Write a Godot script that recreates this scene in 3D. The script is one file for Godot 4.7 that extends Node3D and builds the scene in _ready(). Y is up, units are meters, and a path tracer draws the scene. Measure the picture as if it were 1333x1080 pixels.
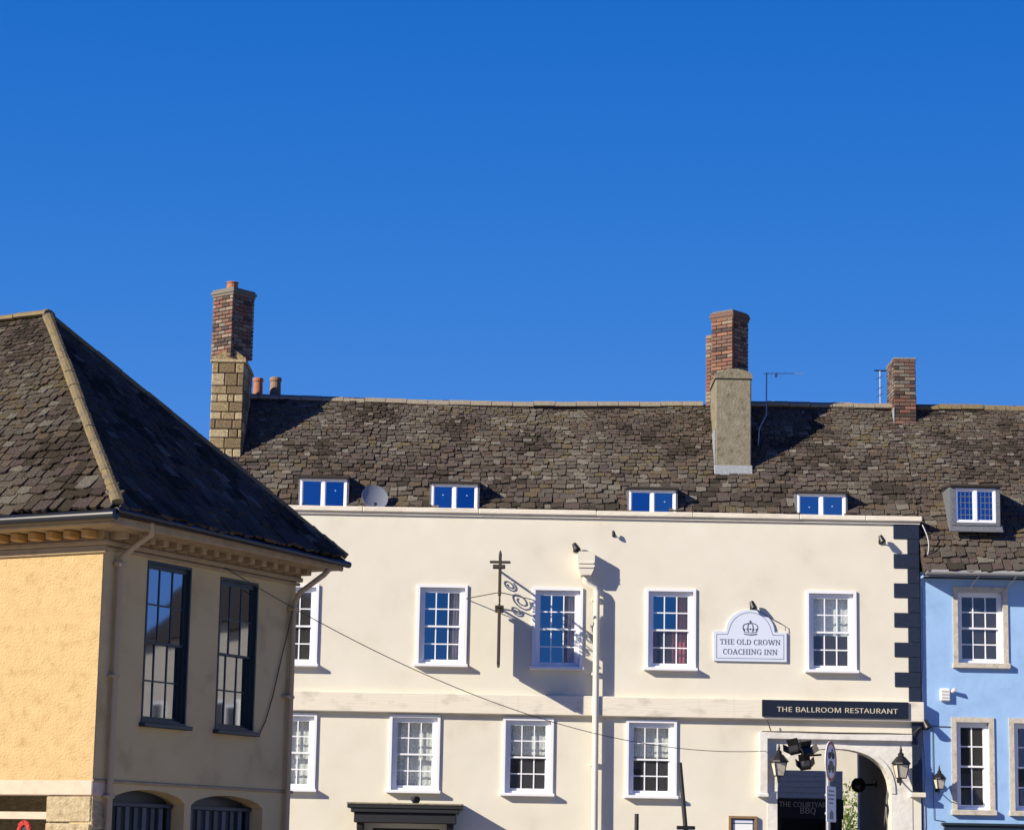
extends Node3D

const EXPOSURE := 1.44
const HALL := Vector3(-5.085, .16, -30.6)
const HALL_SIZE := .9

var rng := RandomNumberGenerator.new()
var M := {}
var counts := {}
var cache := {}
var tile_shapes := []
var tile_tints := []
var patch := FastNoiseLite.new()

# ------------------------------------------------------------------ materials
func L(r: float, g: float, b: float) -> Color:
	return Color(r, g, b).linear_to_srgb()

func plain(key: String, c: Color, rough := 0.6, metal := 0.0) -> StandardMaterial3D:
	var m := StandardMaterial3D.new()
	m.resource_name = key
	m.albedo_color = c
	m.roughness = rough
	m.metallic = metal
	M[key] = m
	return m

func noise_tex(freq: float, cols: Array, sd: int, kind := FastNoiseLite.TYPE_SIMPLEX_SMOOTH, oct := 5) -> NoiseTexture2D:
	var n := FastNoiseLite.new()
	n.noise_type = kind
	n.seed = sd
	n.frequency = freq
	n.fractal_octaves = oct
	var t := NoiseTexture2D.new()
	t.width = 512
	t.height = 512
	t.seamless = true
	t.noise = n
	if cols.size() > 0:
		var g := Gradient.new()
		var offs := PackedFloat32Array()
		var cc := PackedColorArray()
		for i in cols.size():
			offs.append(float(i) / float(cols.size() - 1))
			cc.append(cols[i])
		g.offsets = offs
		g.colors = cc
		t.color_ramp = g
	return t

# colours mottled by noise; size = metres per repeat; bump = relief in centimetres
func mottled(key: String, cols: Array, size: Vector3, freq: float, rough: float, bump := 0.0, bfreq := 0.05, kind := FastNoiseLite.TYPE_SIMPLEX_SMOOTH) -> StandardMaterial3D:
	var m := plain(key, Color.WHITE, rough)
	m.albedo_texture = noise_tex(freq, cols, hash(key) % 1000, kind)
	m.uv1_triplanar = true
	m.uv1_world_triplanar = true
	m.uv1_scale = Vector3(1.0 / size.x, 1.0 / size.y, 1.0 / size.z)
	if bump > 0.0:
		m.heightmap_enabled = true
		m.heightmap_texture = noise_tex(bfreq, [], hash(key) % 777 + 3, kind, 3)
		m.heightmap_scale = bump
	return m

# painted band with runs of dirt and lichen specks, 16 m by 0.8 m
func stained_band() -> ImageTexture:
	var w := 2048
	var h := 96
	var img := Image.create(w, h, false, Image.FORMAT_RGB8)
	var n := FastNoiseLite.new()
	n.seed = 31
	n.frequency = .012
	n.fractal_octaves = 4
	var runs := FastNoiseLite.new()
	runs.seed = 8
	runs.frequency = .05
	for x in w:
		var run := runs.get_noise_2d(x, 0.0)
		for y in h:
			var a := .5 + .5 * n.get_noise_2d(x, y * 2.0)
			var stain := clampf((a - .56) * 1.6, 0, .5) + clampf((run - .30) * .8, 0, .22) * (.5 + .5 * n.get_noise_2d(x * 3.0, y * .8 + 400.0))
			var c := Color(.735, .68, .56).lerp(Color(.36, .33, .255), clampf(stain, 0, .6))
			img.set_pixel(x, y, c.linear_to_srgb())
	return ImageTexture.create_from_image(img)

func make_materials() -> void:
	mottled("cream_render", [L(.60, .56, .455), L(.675, .64, .53), L(.695, .66, .55), L(.705, .672, .562), L(.725, .695, .59)], Vector3(5.3, 5.3, 5.3), .006, .85, .22, .02)
	mottled("cream_moulding", [L(.48, .435, .345), L(.66, .605, .49), L(.73, .675, .555), L(.75, .695, .575), L(.77, .72, .605)], Vector3(6.1, 2.3, 6.1), .012, .85, .4, .05)
	var sc := plain("string_paint", Color.WHITE, .85)
	sc.albedo_texture = stained_band()
	sc.uv1_triplanar = true
	sc.uv1_world_triplanar = true
	sc.uv1_scale = Vector3(1.0 / 16.0, 1.0 / .8, 1.0 / 16.0)
	sc.heightmap_enabled = true
	sc.heightmap_texture = noise_tex(.05, [], 12, FastNoiseLite.TYPE_SIMPLEX_SMOOTH, 3)
	sc.heightmap_scale = .3
	mottled("white_render", [L(.56, .53, .48), L(.68, .66, .61), L(.72, .70, .65), L(.74, .72, .67)], Vector3(2.7, 2.7, 2.7), .012, .85, .45, .03)
	mottled("stone_grey", [L(.30, .27, .22), L(.47, .43, .36), L(.53, .48, .40), L(.58, .53, .46)], Vector3(1.9, 1.9, 1.9), .02, .85, .4, .06)
	mottled("blue_render", [L(.25, .415, .67), L(.285, .465, .735), L(.295, .48, .75), L(.305, .49, .76)], Vector3(3.7, 3.7, 3.7), .01, .8, .28, .03)
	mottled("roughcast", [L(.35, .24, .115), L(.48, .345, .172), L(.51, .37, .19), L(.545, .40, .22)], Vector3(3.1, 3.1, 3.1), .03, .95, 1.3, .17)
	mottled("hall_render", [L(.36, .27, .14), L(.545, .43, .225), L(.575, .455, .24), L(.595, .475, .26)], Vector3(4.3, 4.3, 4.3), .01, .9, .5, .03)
	mottled("hall_trim", [L(.26, .19, .10), L(.36, .27, .15), L(.40, .31, .18)], Vector3(2.1, 2.1, 2.1), .02, .8, .2, .05)
	mottled("band_pink", [L(.46, .35, .26), L(.56, .44, .34), L(.60, .48, .37)], Vector3(2.1, 2.1, 2.1), .02, .85, .3, .05)
	mottled("modillion_ochre", [L(.45, .26, .08), L(.52, .33, .12)], Vector3(.7, .7, .7), .03, .8)  # orange bounce light of the sunlit side put into the colour
	mottled("pier_stone", [L(.14, .11, .06), L(.35, .28, .165), L(.43, .35, .215), L(.52, .45, .32)], Vector3(1.1, 1.1, 1.1), .02, .95, 1.2, .05)
	mottled("chimney_stone", [L(.08, .065, .04), L(.27, .205, .105), L(.38, .295, .155), L(.46, .37, .21)], Vector3(.7, .7, .7), .02, .95, 1.2, .05)
	mottled("chimney_stone_pale", [L(.20, .17, .11), L(.42, .34, .20), L(.52, .44, .28)], Vector3(.8, .8, .8), .02, .95, 1.2, .05)
	mottled("chimney_stone_brown", [L(.06, .048, .03), L(.20, .145, .075), L(.29, .22, .12)], Vector3(.5, .5, .5), .02, .95, 1.2, .05)
	mottled("mortar", [L(.16, .14, .11), L(.28, .25, .20), L(.34, .30, .25)], Vector3(.9, .9, .9), .03, .95, .6, .08)
	mottled("cement_render", [L(.12, .11, .075), L(.21, .19, .135), L(.24, .22, .16), L(.31, .29, .23)], Vector3(1.6, 1.6, 1.6), .015, .95, .6, .05)
	mottled("lead", [L(.075, .082, .095), L(.125, .135, .155), L(.19, .20, .225)], Vector3(.8, .8, .8), .03, .6, .2, .05)
	mottled("lead_pale", [L(.19, .205, .225), L(.28, .30, .325), L(.38, .40, .43)], Vector3(.8, .8, .8), .03, .6, .2, .05)
	mottled("ridge_stone", [L(.13, .11, .075), L(.27, .24, .18), L(.32, .28, .21), L(.36, .29, .13)], Vector3(1.3, 1.3, 1.3), .03, .95, .8, .06)
	mottled("hip_mortar", [L(.10, .085, .06), L(.19, .16, .115), L(.235, .175, .075), L(.25, .215, .16)], Vector3(1.7, 1.7, 1.7), .025, .95, .8, .06)
	for b in [["brick_red", .215, .095, .065], ["brick_orange", .265, .135, .085], ["brick_brown", .17, .10, .075], ["brick_dark", .07, .05, .042], ["brick_buff", .265, .20, .145], ["brick_grey", .185, .165, .135]]:
		mottled(b[0], [L(b[1] * .38, b[2] * .42, b[3] * .46), L(b[1], b[2], b[3]), L(b[1] * 1.1, b[2] * 1.15, b[3] * 1.2)], Vector3(.45, .45, .45), .03, .9, .5, .1)
	mottled("terracotta", [L(.26, .10, .05), L(.36, .15, .08), L(.40, .20, .12)], Vector3(.5, .5, .5), .03, .85)
	mottled("pot_buff", [L(.20, .13, .09), L(.30, .20, .14)], Vector3(.4, .4, .4), .03, .85)
	mottled("asphalt", [L(.035, .035, .037), L(.05, .05, .05), L(.065, .064, .062)], Vector3(1.7, 1.7, 1.7), .03, .9, .4, .2)
	mottled("paving", [L(.20, .19, .17), L(.27, .255, .23), L(.31, .29, .26)], Vector3(2.2, 2.2, 2.2), .02, .9, .3, .1)
	mottled("setts", [L(.33, .29, .235), L(.42, .375, .31), L(.47, .42, .35)], Vector3(2.6, 2.6, 2.6), .03, .9, .4, .2)  # pale surface added to bounce warm fill into shaded walls
	mottled("earth", [L(.10, .095, .08), L(.16, .15, .13)], Vector3(7, 7, 7), .02, .95)
	mottled("underlay", [L(.035, .03, .027), L(.06, .053, .048)], Vector3(1, 1, 1), .03, .95)
	mottled("plaster_inside", [L(.085, .08, .075), L(.105, .10, .09)], Vector3(3, 3, 3), .02, .9)  # room shade is put into this dark plaster colour
	mottled("lace", [L(.36, .42, .42), L(.62, .68, .67), L(.80, .84, .83)], Vector3(.42, .55, .42), .018, .9)
	mottled("net_curtain", [L(.62, .63, .62), L(.72, .73, .72)], Vector3(.3, .5, .3), .03, .9)
	mottled("oak", [L(.20, .12, .05), L(.30, .19, .09)], Vector3(.2, 1.1, .2), .03, .6)
	mottled("courtyard_paint", [L(.50, .54, .57), L(.58, .62, .65)], Vector3(1.2, 1.2, 1.2), .02, .85)
	mottled("dark_timber", [L(.010, .011, .013), L(.02, .021, .024)], Vector3(.4, 1.2, .4), .03, .55)
	mottled("moss_lead", [L(.10, .09, .05), L(.24, .22, .15), L(.36, .34, .28)], Vector3(.7, .7, .7), .03, .9)
	mottled("navy_paint", [L(.008, .013, .03), L(.011, .018, .04), L(.016, .024, .05)], Vector3(1.3, 1.3, 1.3), .03, .5, .2, .06)
	for m in ["underlay", "hip_mortar", "ridge_stone", "cement_render", "mortar", "roughcast", "hall_render"]:
		M[m].metallic_specular = .2
	for m in ["lace", "net_curtain"]:
		M[m].backlight_enabled = true
		M[m].backlight = Color(.5, .5, .5)
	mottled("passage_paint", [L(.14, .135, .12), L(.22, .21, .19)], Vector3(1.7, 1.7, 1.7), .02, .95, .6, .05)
	plain("white_paint", L(.80, .81, .83), .35)
	plain("upvc", L(.80, .81, .84), .3)
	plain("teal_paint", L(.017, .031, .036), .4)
	plain("teal_board", L(.016, .030, .05), .45)
	plain("grey_board", L(.055, .075, .10), .5)
	plain("black_iron", L(.010, .010, .011), .45)
	plain("black_gutter", L(.012, .013, .016), .3)
	plain("rust_iron", L(.045, .032, .026), .7)
	plain("grey_plastic", L(.30, .30, .30), .5)
	plain("brown_pipe", L(.42, .32, .19), .6)
	plain("dish_grey", L(.20, .22, .26), .5)
	plain("steel", L(.42, .43, .45), .4, .6)
	plain("dark_cable", L(.07, .06, .05), .7)
	plain("pale_cable", L(.5, .5, .5), .6)
	plain("sign_white", L(.62, .68, .80), .55)
	plain("sign_ink", L(.055, .07, .11), .6)
	plain("sign_gold", L(.62, .56, .42), .5)
	plain("fascia_navy", L(.012, .016, .028), .3)
	plain("road_white", L(.66, .68, .72), .5)
	plain("road_red", L(.34, .012, .012), .5)
	plain("road_black", L(.012, .012, .015), .5)
	plain("plate_ink", L(.10, .105, .13), .5)
	plain("alarm_white", L(.75, .75, .73), .5)
	plain("curtain_red", L(.30, .035, .05), .9)
	plain("curtain_lilac", L(.52, .42, .50), .9)
	plain("sticker", L(.30, .40, .60), .6)
	plain("paper", L(.75, .77, .80), .7)
	plain("wreath_red", L(.45, .03, .02), .7)
	plain("lantern_glass", L(.62, .56, .44), .4)
	plain("lamp_lens", L(.03, .03, .032), .15)
	var g := plain("glass", Color(1, 1, 1, .02), .0)
	g.transparency = BaseMaterial3D.TRANSPARENCY_ALPHA
	g.metallic_specular = .5
	plain("film_glass", L(.06, .19, .38), .04, 1.0)
	plain("film_glass_pale", L(.12, .25, .40), .12, 1.0)
	plain("hall_glass", L(.36, .39, .43), .03, 1.0)
	plain("sky_mirror_glass", L(.09, .20, .27), .03, 1.0)  # blue mirror tint stands in for plain panes reflecting the sky
	var t := plain("tile", Color(1.0, .985, .955), .95)
	t.metallic_specular = .12
	t.vertex_color_use_as_albedo = true
	t.albedo_texture = noise_tex(.05, [L(.08, .075, .065), L(.33, .32, .30), L(.68, .67, .65), L(.85, .84, .82), L(1, .99, .96)], 77)
	t.uv1_triplanar = true
	t.uv1_world_triplanar = true
	t.uv1_scale = Vector3.ONE * (1.0 / .8)
	t.heightmap_enabled = true
	t.heightmap_texture = noise_tex(.06, [], 78)
	t.heightmap_scale = 1.2
	var lf := plain("leaf", L(.09, .13, .025), .6)
	lf.backlight_enabled = true
	lf.backlight = Color(.5, .6, .2)

# ------------------------------------------------------------------ mesh helpers
func S() -> SurfaceTool:
	var st := SurfaceTool.new()
	st.begin(Mesh.PRIMITIVE_TRIANGLES)
	st.set_smooth_group(-1)
	return st

func tri(st: SurfaceTool, a: Vector3, b: Vector3, c: Vector3, inside: Vector3) -> void:
	var n := (a - c).cross(a - b)
	if n.dot((a + b + c) / 3.0 - inside) < 0.0:
		var x := b
		b = c
		c = x
	st.add_vertex(a)
	st.add_vertex(b)
	st.add_vertex(c)

func qd(st: SurfaceTool, a: Vector3, b: Vector3, c: Vector3, d: Vector3, inside: Vector3) -> void:
	tri(st, a, b, c, inside)
	tri(st, a, c, d, inside)

func box(st: SurfaceTool, c: Vector3, s: Vector3, b := Basis.IDENTITY) -> void:
	var h := s * .5
	for ax in 3:
		var u := (ax + 1) % 3
		var v := (ax + 2) % 3
		for sg in [-1.0, 1.0]:
			var p := []
			for q in [[-1.0, -1.0], [1.0, -1.0], [1.0, 1.0], [-1.0, 1.0]]:
				var w := Vector3.ZERO
				w[ax] = sg * h[ax]
				w[u] = q[0] * h[u]
				w[v] = q[1] * h[v]
				p.append(c + b * w)
			qd(st, p[0], p[1], p[2], p[3], c)

func bx(st: SurfaceTool, x0: float, x1: float, y0: float, y1: float, z0: float, z1: float) -> void:
	box(st, Vector3((x0 + x1) / 2, (y0 + y1) / 2, (z0 + z1) / 2), Vector3(absf(x1 - x0), absf(y1 - y0), absf(z1 - z0)))

# box with chamfered edges
func cbox(st: SurfaceTool, c: Vector3, s: Vector3, e: float, b := Basis.IDENTITY) -> void:
	var h := s * .5
	for ax in 3:
		var u := (ax + 1) % 3
		var v := (ax + 2) % 3
		for sg in [-1.0, 1.0]:
			var p := []
			for q in [[-1.0, -1.0], [1.0, -1.0], [1.0, 1.0], [-1.0, 1.0]]:
				var w := Vector3.ZERO
				w[ax] = sg * h[ax]
				w[u] = q[0] * (h[u] - e)
				w[v] = q[1] * (h[v] - e)
				p.append(c + b * w)
			qd(st, p[0], p[1], p[2], p[3], c)
		for su in [-1.0, 1.0]:
			for sv in [-1.0, 1.0]:
				var w1 := Vector3.ZERO
				w1[ax] = -(h[ax] - e)
				w1[u] = su * h[u]
				w1[v] = sv * (h[v] - e)
				var w2 := w1
				w2[ax] = h[ax] - e
				var w3 := w2
				w3[u] = su * (h[u] - e)
				w3[v] = sv * h[v]
				var w4 := w3
				w4[ax] = -(h[ax] - e)
				qd(st, c + b * w1, c + b * w2, c + b * w3, c + b * w4, c)
	for sx in [-1.0, 1.0]:
		for sy in [-1.0, 1.0]:
			for sz in [-1.0, 1.0]:
				tri(st, c + b * Vector3(sx * h.x, sy * (h.y - e), sz * (h.z - e)), c + b * Vector3(sx * (h.x - e), sy * h.y, sz * (h.z - e)), c + b * Vector3(sx * (h.x - e), sy * (h.y - e), sz * h.z), c)

func prism(st: SurfaceTool, poly: PackedVector2Array, z0: float, z1: float, xf := Transform3D.IDENTITY) -> void:
	var ids := Geometry2D.triangulate_polygon(poly)
	var far := Vector3(0, 0, (z0 + z1) / 2)
	for k in range(0, ids.size(), 3):
		for z in [z0, z1]:
			var a := poly[ids[k]]
			var b := poly[ids[k + 1]]
			var c := poly[ids[k + 2]]
			var mid := Vector3((a.x + b.x + c.x) / 3, (a.y + b.y + c.y) / 3, far.z)
			tri(st, xf * Vector3(a.x, a.y, z), xf * Vector3(b.x, b.y, z), xf * Vector3(c.x, c.y, z), xf * mid)
	var ccw := not Geometry2D.is_polygon_clockwise(poly)
	for i in poly.size():
		var a2 := poly[i]
		var b2 := poly[(i + 1) % poly.size()]
		var e := (b2 - a2)
		var out := Vector2(e.y, -e.x) * (-1.0 if not ccw else 1.0)
		var inn := Vector3((a2.x + b2.x) / 2 - out.x, (a2.y + b2.y) / 2 - out.y, far.z)
		qd(st, xf * Vector3(a2.x, a2.y, z0), xf * Vector3(b2.x, b2.y, z0), xf * Vector3(b2.x, b2.y, z1), xf * Vector3(a2.x, a2.y, z1), xf * inn)

func tube(st: SurfaceTool, pts: Array, r: float, n := 6, r_end := -1.0) -> void:
	st.set_smooth_group(1)
	var rings := []
	var up := Vector3(.31, .83, .47).normalized()
	for i in pts.size():
		var t: Vector3
		if i == 0:
			t = pts[1] - pts[0]
		elif i == pts.size() - 1:
			t = pts[i] - pts[i - 1]
		else:
			t = (pts[i + 1] - pts[i]).normalized() + (pts[i] - pts[i - 1]).normalized()
		t = t.normalized()
		var a := up.cross(t).normalized()
		if a.length() < .5:
			a = Vector3.RIGHT
		var b := t.cross(a).normalized()
		up = b if b.dot(up) > 0 else -b
		b = up
		a = b.cross(t).normalized()
		var rr := r if r_end < 0 else lerpf(r, r_end, float(i) / (pts.size() - 1))
		var ring := []
		for k in n:
			var an := TAU * k / n
			ring.append(pts[i] + (a * cos(an) + b * sin(an)) * rr)
		rings.append(ring)
	for i in pts.size() - 1:
		var mid: Vector3 = (pts[i] + pts[i + 1]) / 2
		for k in n:
			qd(st, rings[i][k], rings[i][(k + 1) % n], rings[i + 1][(k + 1) % n], rings[i + 1][k], mid)
	st.set_smooth_group(-1)
	for en in [0, pts.size() - 1]:
		var other: Vector3 = pts[1] if en == 0 else pts[en - 1]
		for k in n:
			tri(st, pts[en], rings[en][k], rings[en][(k + 1) % n], other)

func lathe(st: SurfaceTool, prof: Array, n := 14, xf := Transform3D.IDENTITY) -> void:
	for i in prof.size() - 1:
		var p: Vector2 = prof[i]
		var q: Vector2 = prof[i + 1]
		for k in n:
			var a := TAU * k / n
			var b := TAU * (k + 1) / n
			var c := Vector3(0, (p.y + q.y) / 2, 0)
			if absf(p.y - q.y) < 1e-5:
				c.y += -.05 if i > prof.size() / 2 else .05
			var v1 := Vector3(p.x * cos(a), p.y, p.x * sin(a))
			var v2 := Vector3(p.x * cos(b), p.y, p.x * sin(b))
			var v3 := Vector3(q.x * cos(b), q.y, q.x * sin(b))
			var v4 := Vector3(q.x * cos(a), q.y, q.x * sin(a))
			qd(st, xf * v1, xf * v2, xf * v3, xf * v4, xf * c)

func done(st: SurfaceTool) -> ArrayMesh:
	st.generate_normals()
	return st.commit()

func numbered(parent: Node, called: String) -> String:
	var key := str(parent.get_instance_id()) + called
	var k: int = counts.get(key, 0)
	counts[key] = k + 1
	return called if k == 0 else "%s_%03d" % [called, k]

func inst(called: String, mesh: Mesh, mat: Material, parent: Node, xf := Transform3D.IDENTITY) -> MeshInstance3D:
	var o := MeshInstance3D.new()
	o.name = numbered(parent, called)
	o.mesh = mesh
	o.material_override = mat
	o.transform = xf
	parent.add_child(o, true)
	return o

func obj(called: String, st: SurfaceTool, mat: String, parent: Node = self, xf := Transform3D.IDENTITY) -> MeshInstance3D:
	return inst(called, done(st), M[mat], parent, xf)

func node(called: String, parent: Node, xf := Transform3D.IDENTITY) -> Node3D:
	var o := Node3D.new()
	o.name = numbered(parent, called)
	o.transform = xf
	parent.add_child(o, true)
	return o

func at(x: float, y: float, z: float, turn := 0.0) -> Transform3D:
	return Transform3D(Basis(Vector3.UP, deg_to_rad(turn)), Vector3(x, y, z))

func tag(o: Node, label: String, category: String, group := "") -> Node:
	o.set_meta("label", label)
	o.set_meta("category", category)
	if group != "":
		o.set_meta("group", group)
	return o

func thing(called: String, label: String, category: String, xf := Transform3D.IDENTITY, group := "") -> Node3D:
	var o := node(called, self, xf)
	tag(o, label, category, group)
	return o

func setting(o: Node) -> void:
	o.set_meta("kind", "structure")

# a wall of a block with openings: boxes [x0,x1,y0,y1] and polygons through the z axis
func csg_wall(called: String, mat: String, parent: Node, x0: float, x1: float, y0: float, y1: float, z0: float, z1: float, holes: Array, polys := [], xf := Transform3D.IDENTITY) -> void:
	var r := CSGCombiner3D.new()
	r.name = numbered(parent, called)
	r.transform = xf
	var b := CSGBox3D.new()
	b.name = "block"
	b.size = Vector3(x1 - x0, y1 - y0, z1 - z0)
	b.position = Vector3((x0 + x1) / 2, (y0 + y1) / 2, (z0 + z1) / 2)
	b.material = M[mat]
	r.add_child(b)
	for h in holes:
		var c := CSGBox3D.new()
		c.name = "opening"
		c.operation = CSGShape3D.OPERATION_SUBTRACTION
		c.size = Vector3(h[1] - h[0], h[3] - h[2], z1 - z0 + 1)
		c.position = Vector3((h[0] + h[1]) / 2, (h[2] + h[3]) / 2, (z0 + z1) / 2)
		c.material = M[mat]
		r.add_child(c, true)
	for p in polys:
		var c2 := CSGPolygon3D.new()
		c2.name = "arch_opening"
		c2.operation = CSGShape3D.OPERATION_SUBTRACTION
		c2.polygon = p
		c2.depth = z1 - z0 + 1
		c2.position = Vector3(0, 0, z1 + .5)
		c2.material = M[mat]
		r.add_child(c2, true)
	parent.add_child(r, true)

func ring(st: SurfaceTool, x0: float, x1: float, y0: float, y1: float, l: float, r: float, t: float, b: float, z0: float, z1: float) -> void:
	bx(st, x0, x0 + l, y0, y1, z0, z1)
	bx(st, x1 - r, x1, y0, y1, z0, z1)
	bx(st, x0 + l, x1 - r, y1 - t, y1, z0, z1)
	bx(st, x0 + l, x1 - r, y0, y0 + b, z0, z1)

# sash window; origin at the middle of its foot on the wall face, z out of the wall
func sash(parent: Node, xf: Transform3D, w: float, h: float, cols: int, rows: int, style := "inn", opened := 0.0, mirror := 0) -> Node3D:
	var nd := node("sash_window", parent, xf)
	var wood := "white_paint"
	var aw := .055
	var iw := .075
	var zb := -.045
	if style == "hall":
		wood = "teal_paint"
		aw = .0
		iw = .06
		zb = -.035
	elif style == "blue":
		aw = .0
		iw = .08
		zb = -.10
	var key := "%s_%.2f_%.2f_%d_%d_%.2f" % [style, w, h, cols, rows, opened]
	var x := w / 2
	var gx := x - aw - iw
	var y0 := .06 if aw > 0 else .0
	var gb := y0 + .045
	var gt := h - aw - iw * .8
	var mid := gb + (gt - gb) * .5
	if not cache.has(key):
		var d := {}
		if style == "inn":
			var a := S()
			ring(a, -x, x, y0, h, aw, aw, aw, .001, -.03, .04)
			d["architrave"] = done(a)
			var s := S()
			cbox(s, Vector3(0, .03, .045), Vector3(w + .07, .06, .21), .008)
			d["sill"] = done(s)
			var f := S()
			ring(f, -x + aw + .001, x - aw - .001, y0, h - aw - .001, iw, iw, iw * .8, .045, -.16, zb)
			d["box_frame"] = done(f)
		elif style == "hall":
			var f2 := S()
			ring(f2, -x, x, 0, h, iw, iw, iw * 1.6, .06, -.26, zb)
			ring(f2, -x - .004, x + .004, -.004, h + .004, .03, .03, .03, .03, zb, .012)
			d["box_frame"] = done(f2)
			var s2 := S()
			cbox(s2, Vector3(0, -.035, .0), Vector3(w + .1, .06, .22), .008)
			d["sill"] = done(s2)
		else:
			var f3 := S()
			ring(f3, -x, x, 0, h, iw, iw, iw * .8, .05, -.24, zb)
			d["box_frame"] = done(f3)
		var zs := zb - .012
		for up in [1, 0]:
			var s3 := S()
			var ya := mid - .016 if up == 1 else gb
			var yb := gt if up == 1 else mid + .014
			var zc := zs if up == 1 else zs - .042
			ring(s3, -gx, gx, ya, yb, .026, .026, .034, .034 if up == 1 else .05, zc - .036, zc)
			for c in range(1, cols):
				var cx := -gx + 2 * gx * c / cols
				bx(s3, cx - .0115, cx + .0115, ya + .034, yb - .034, zc - .03, zc - .004)
			for r in range(1, rows / 2):
				var ry := lerpf(ya, yb, float(r) / (rows / 2))
				for c in cols:
					var xa := -gx + 2 * gx * c / cols + .0116
					var xb := -gx + 2 * gx * (c + 1) / cols - .0116
					bx(s3, maxf(xa, -gx + .026), minf(xb, gx - .026), ry - .0115, ry + .0115, zc - .03, zc - .004)
			d["upper_sash" if up == 1 else "lower_sash"] = done(s3)
		var p := S()
		bx(p, -.5, .5, -.5, .5, -.5, .5)
		d["pane_mesh"] = done(p)
		cache[key] = d
	var dd: Dictionary = cache[key]
	for part in ["architrave", "box_frame", "sill", "upper_sash", "lower_sash"]:
		if dd.has(part):
			var o := inst(part, dd[part], M[wood], nd)
			if part == "lower_sash" and opened > 0:
				o.position.y += opened
	var zs2 := zb - .012
	for r in rows:
		var up2 := r >= rows / 2
		var ya2 := mid - .016 if up2 else gb
		var yb2 := gt if up2 else mid + .014
		var zc2 := zs2 if up2 else zs2 - .042
		var rr := r - rows / 2 if up2 else r
		var p0 := lerpf(ya2, yb2, float(rr) / (rows / 2))
		var p1 := lerpf(ya2, yb2, float(rr + 1) / (rows / 2))
		for c in cols:
			var cx2 := -gx + 2 * gx * (c + .5) / cols
			var tilt := Basis.from_euler(Vector3(rng.randf_range(-.006, .006), rng.randf_range(-.008, .008), 0))
			inst("pane", dd["pane_mesh"], M[pane_mat(style, mirror, r, c)], nd, Transform3D(tilt * Basis.from_scale(Vector3(2 * gx / cols, p1 - p0, .004)), Vector3(cx2, (p0 + p1) / 2 + (opened if not up2 else 0.0), zc2 - .018)))
	return nd

func pane_mat(style: String, mirror: int, r: int, c: int) -> String:
	if style == "hall":
		return "hall_glass"
	if mirror > 10:
		return "sky_mirror_glass" if c < mirror - 10 and r >= 2 else "glass"
	return "sky_mirror_glass" if c < mirror else "glass"

# ------------------------------------------------------------------ stone slates
func make_tiles() -> void:
	patch.seed = 5
	patch.frequency = .35
	patch.fractal_octaves = 3
	for v in 6:
		var low := []
		for k in 4:
			low.append(Vector2(-.5 + k / 3.0 + (rng.randf_range(-.05, .05) if k in [1, 2] else 0.0), rng.randf_range(-.09, .10)))
		low[0].x += rng.randf_range(0, .05)
		low[3].x -= rng.randf_range(0, .05)
		var hi := [Vector2(.5, 1), Vector2(-.5, 1)]
		tile_shapes.append(low + hi)
	tile_tints = [Color(.190, .172, .152), Color(.165, .147, .135), Color(.115, .100, .092), Color(.185, .150, .125), Color(.235, .218, .192), Color(.165, .135, .132), Color(.14, .120, .105), Color(.29, .275, .25), Color(.205, .175, .118), Color(.175, .162, .15), Color(.090, .080, .070), Color(.21, .188, .165)]

func tile_tris(shape: Array) -> Array:
	var out := []
	var top := []
	var bot := []
	for p in shape:
		top.append(Vector3(p.x, p.y, 1))
		bot.append(Vector3(p.x, p.y, 0))
	for t in [[0, 1, 5], [1, 2, 5], [2, 4, 5], [2, 3, 4]]:
		out.append([top[t[0]], top[t[1]], top[t[2]]])
	for k in 5:
		var j := k + 1
		if k == 4:
			continue
		out.append([top[k], bot[k], bot[j]])
		out.append([top[k], bot[j], top[j]])
	out.append([top[5], bot[5], bot[0]])
	out.append([top[5], bot[0], top[0]])
	return out

func tile_mesh(shape_i: int, tint_i: int, tone: float) -> ArrayMesh:
	var key := "tile%d_%d_%.2f" % [shape_i, tint_i, tone]
	if cache.has(key):
		return cache[key]
	var st := S()
	var c: Color = tile_tints[tint_i] * tone
	for t in tile_tris(tile_shapes[shape_i]):
		st.set_color(c)
		tri(st, t[0], t[1], t[2], Vector3(0, .5, .5))
	cache[key] = done(st)
	return cache[key]

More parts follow.
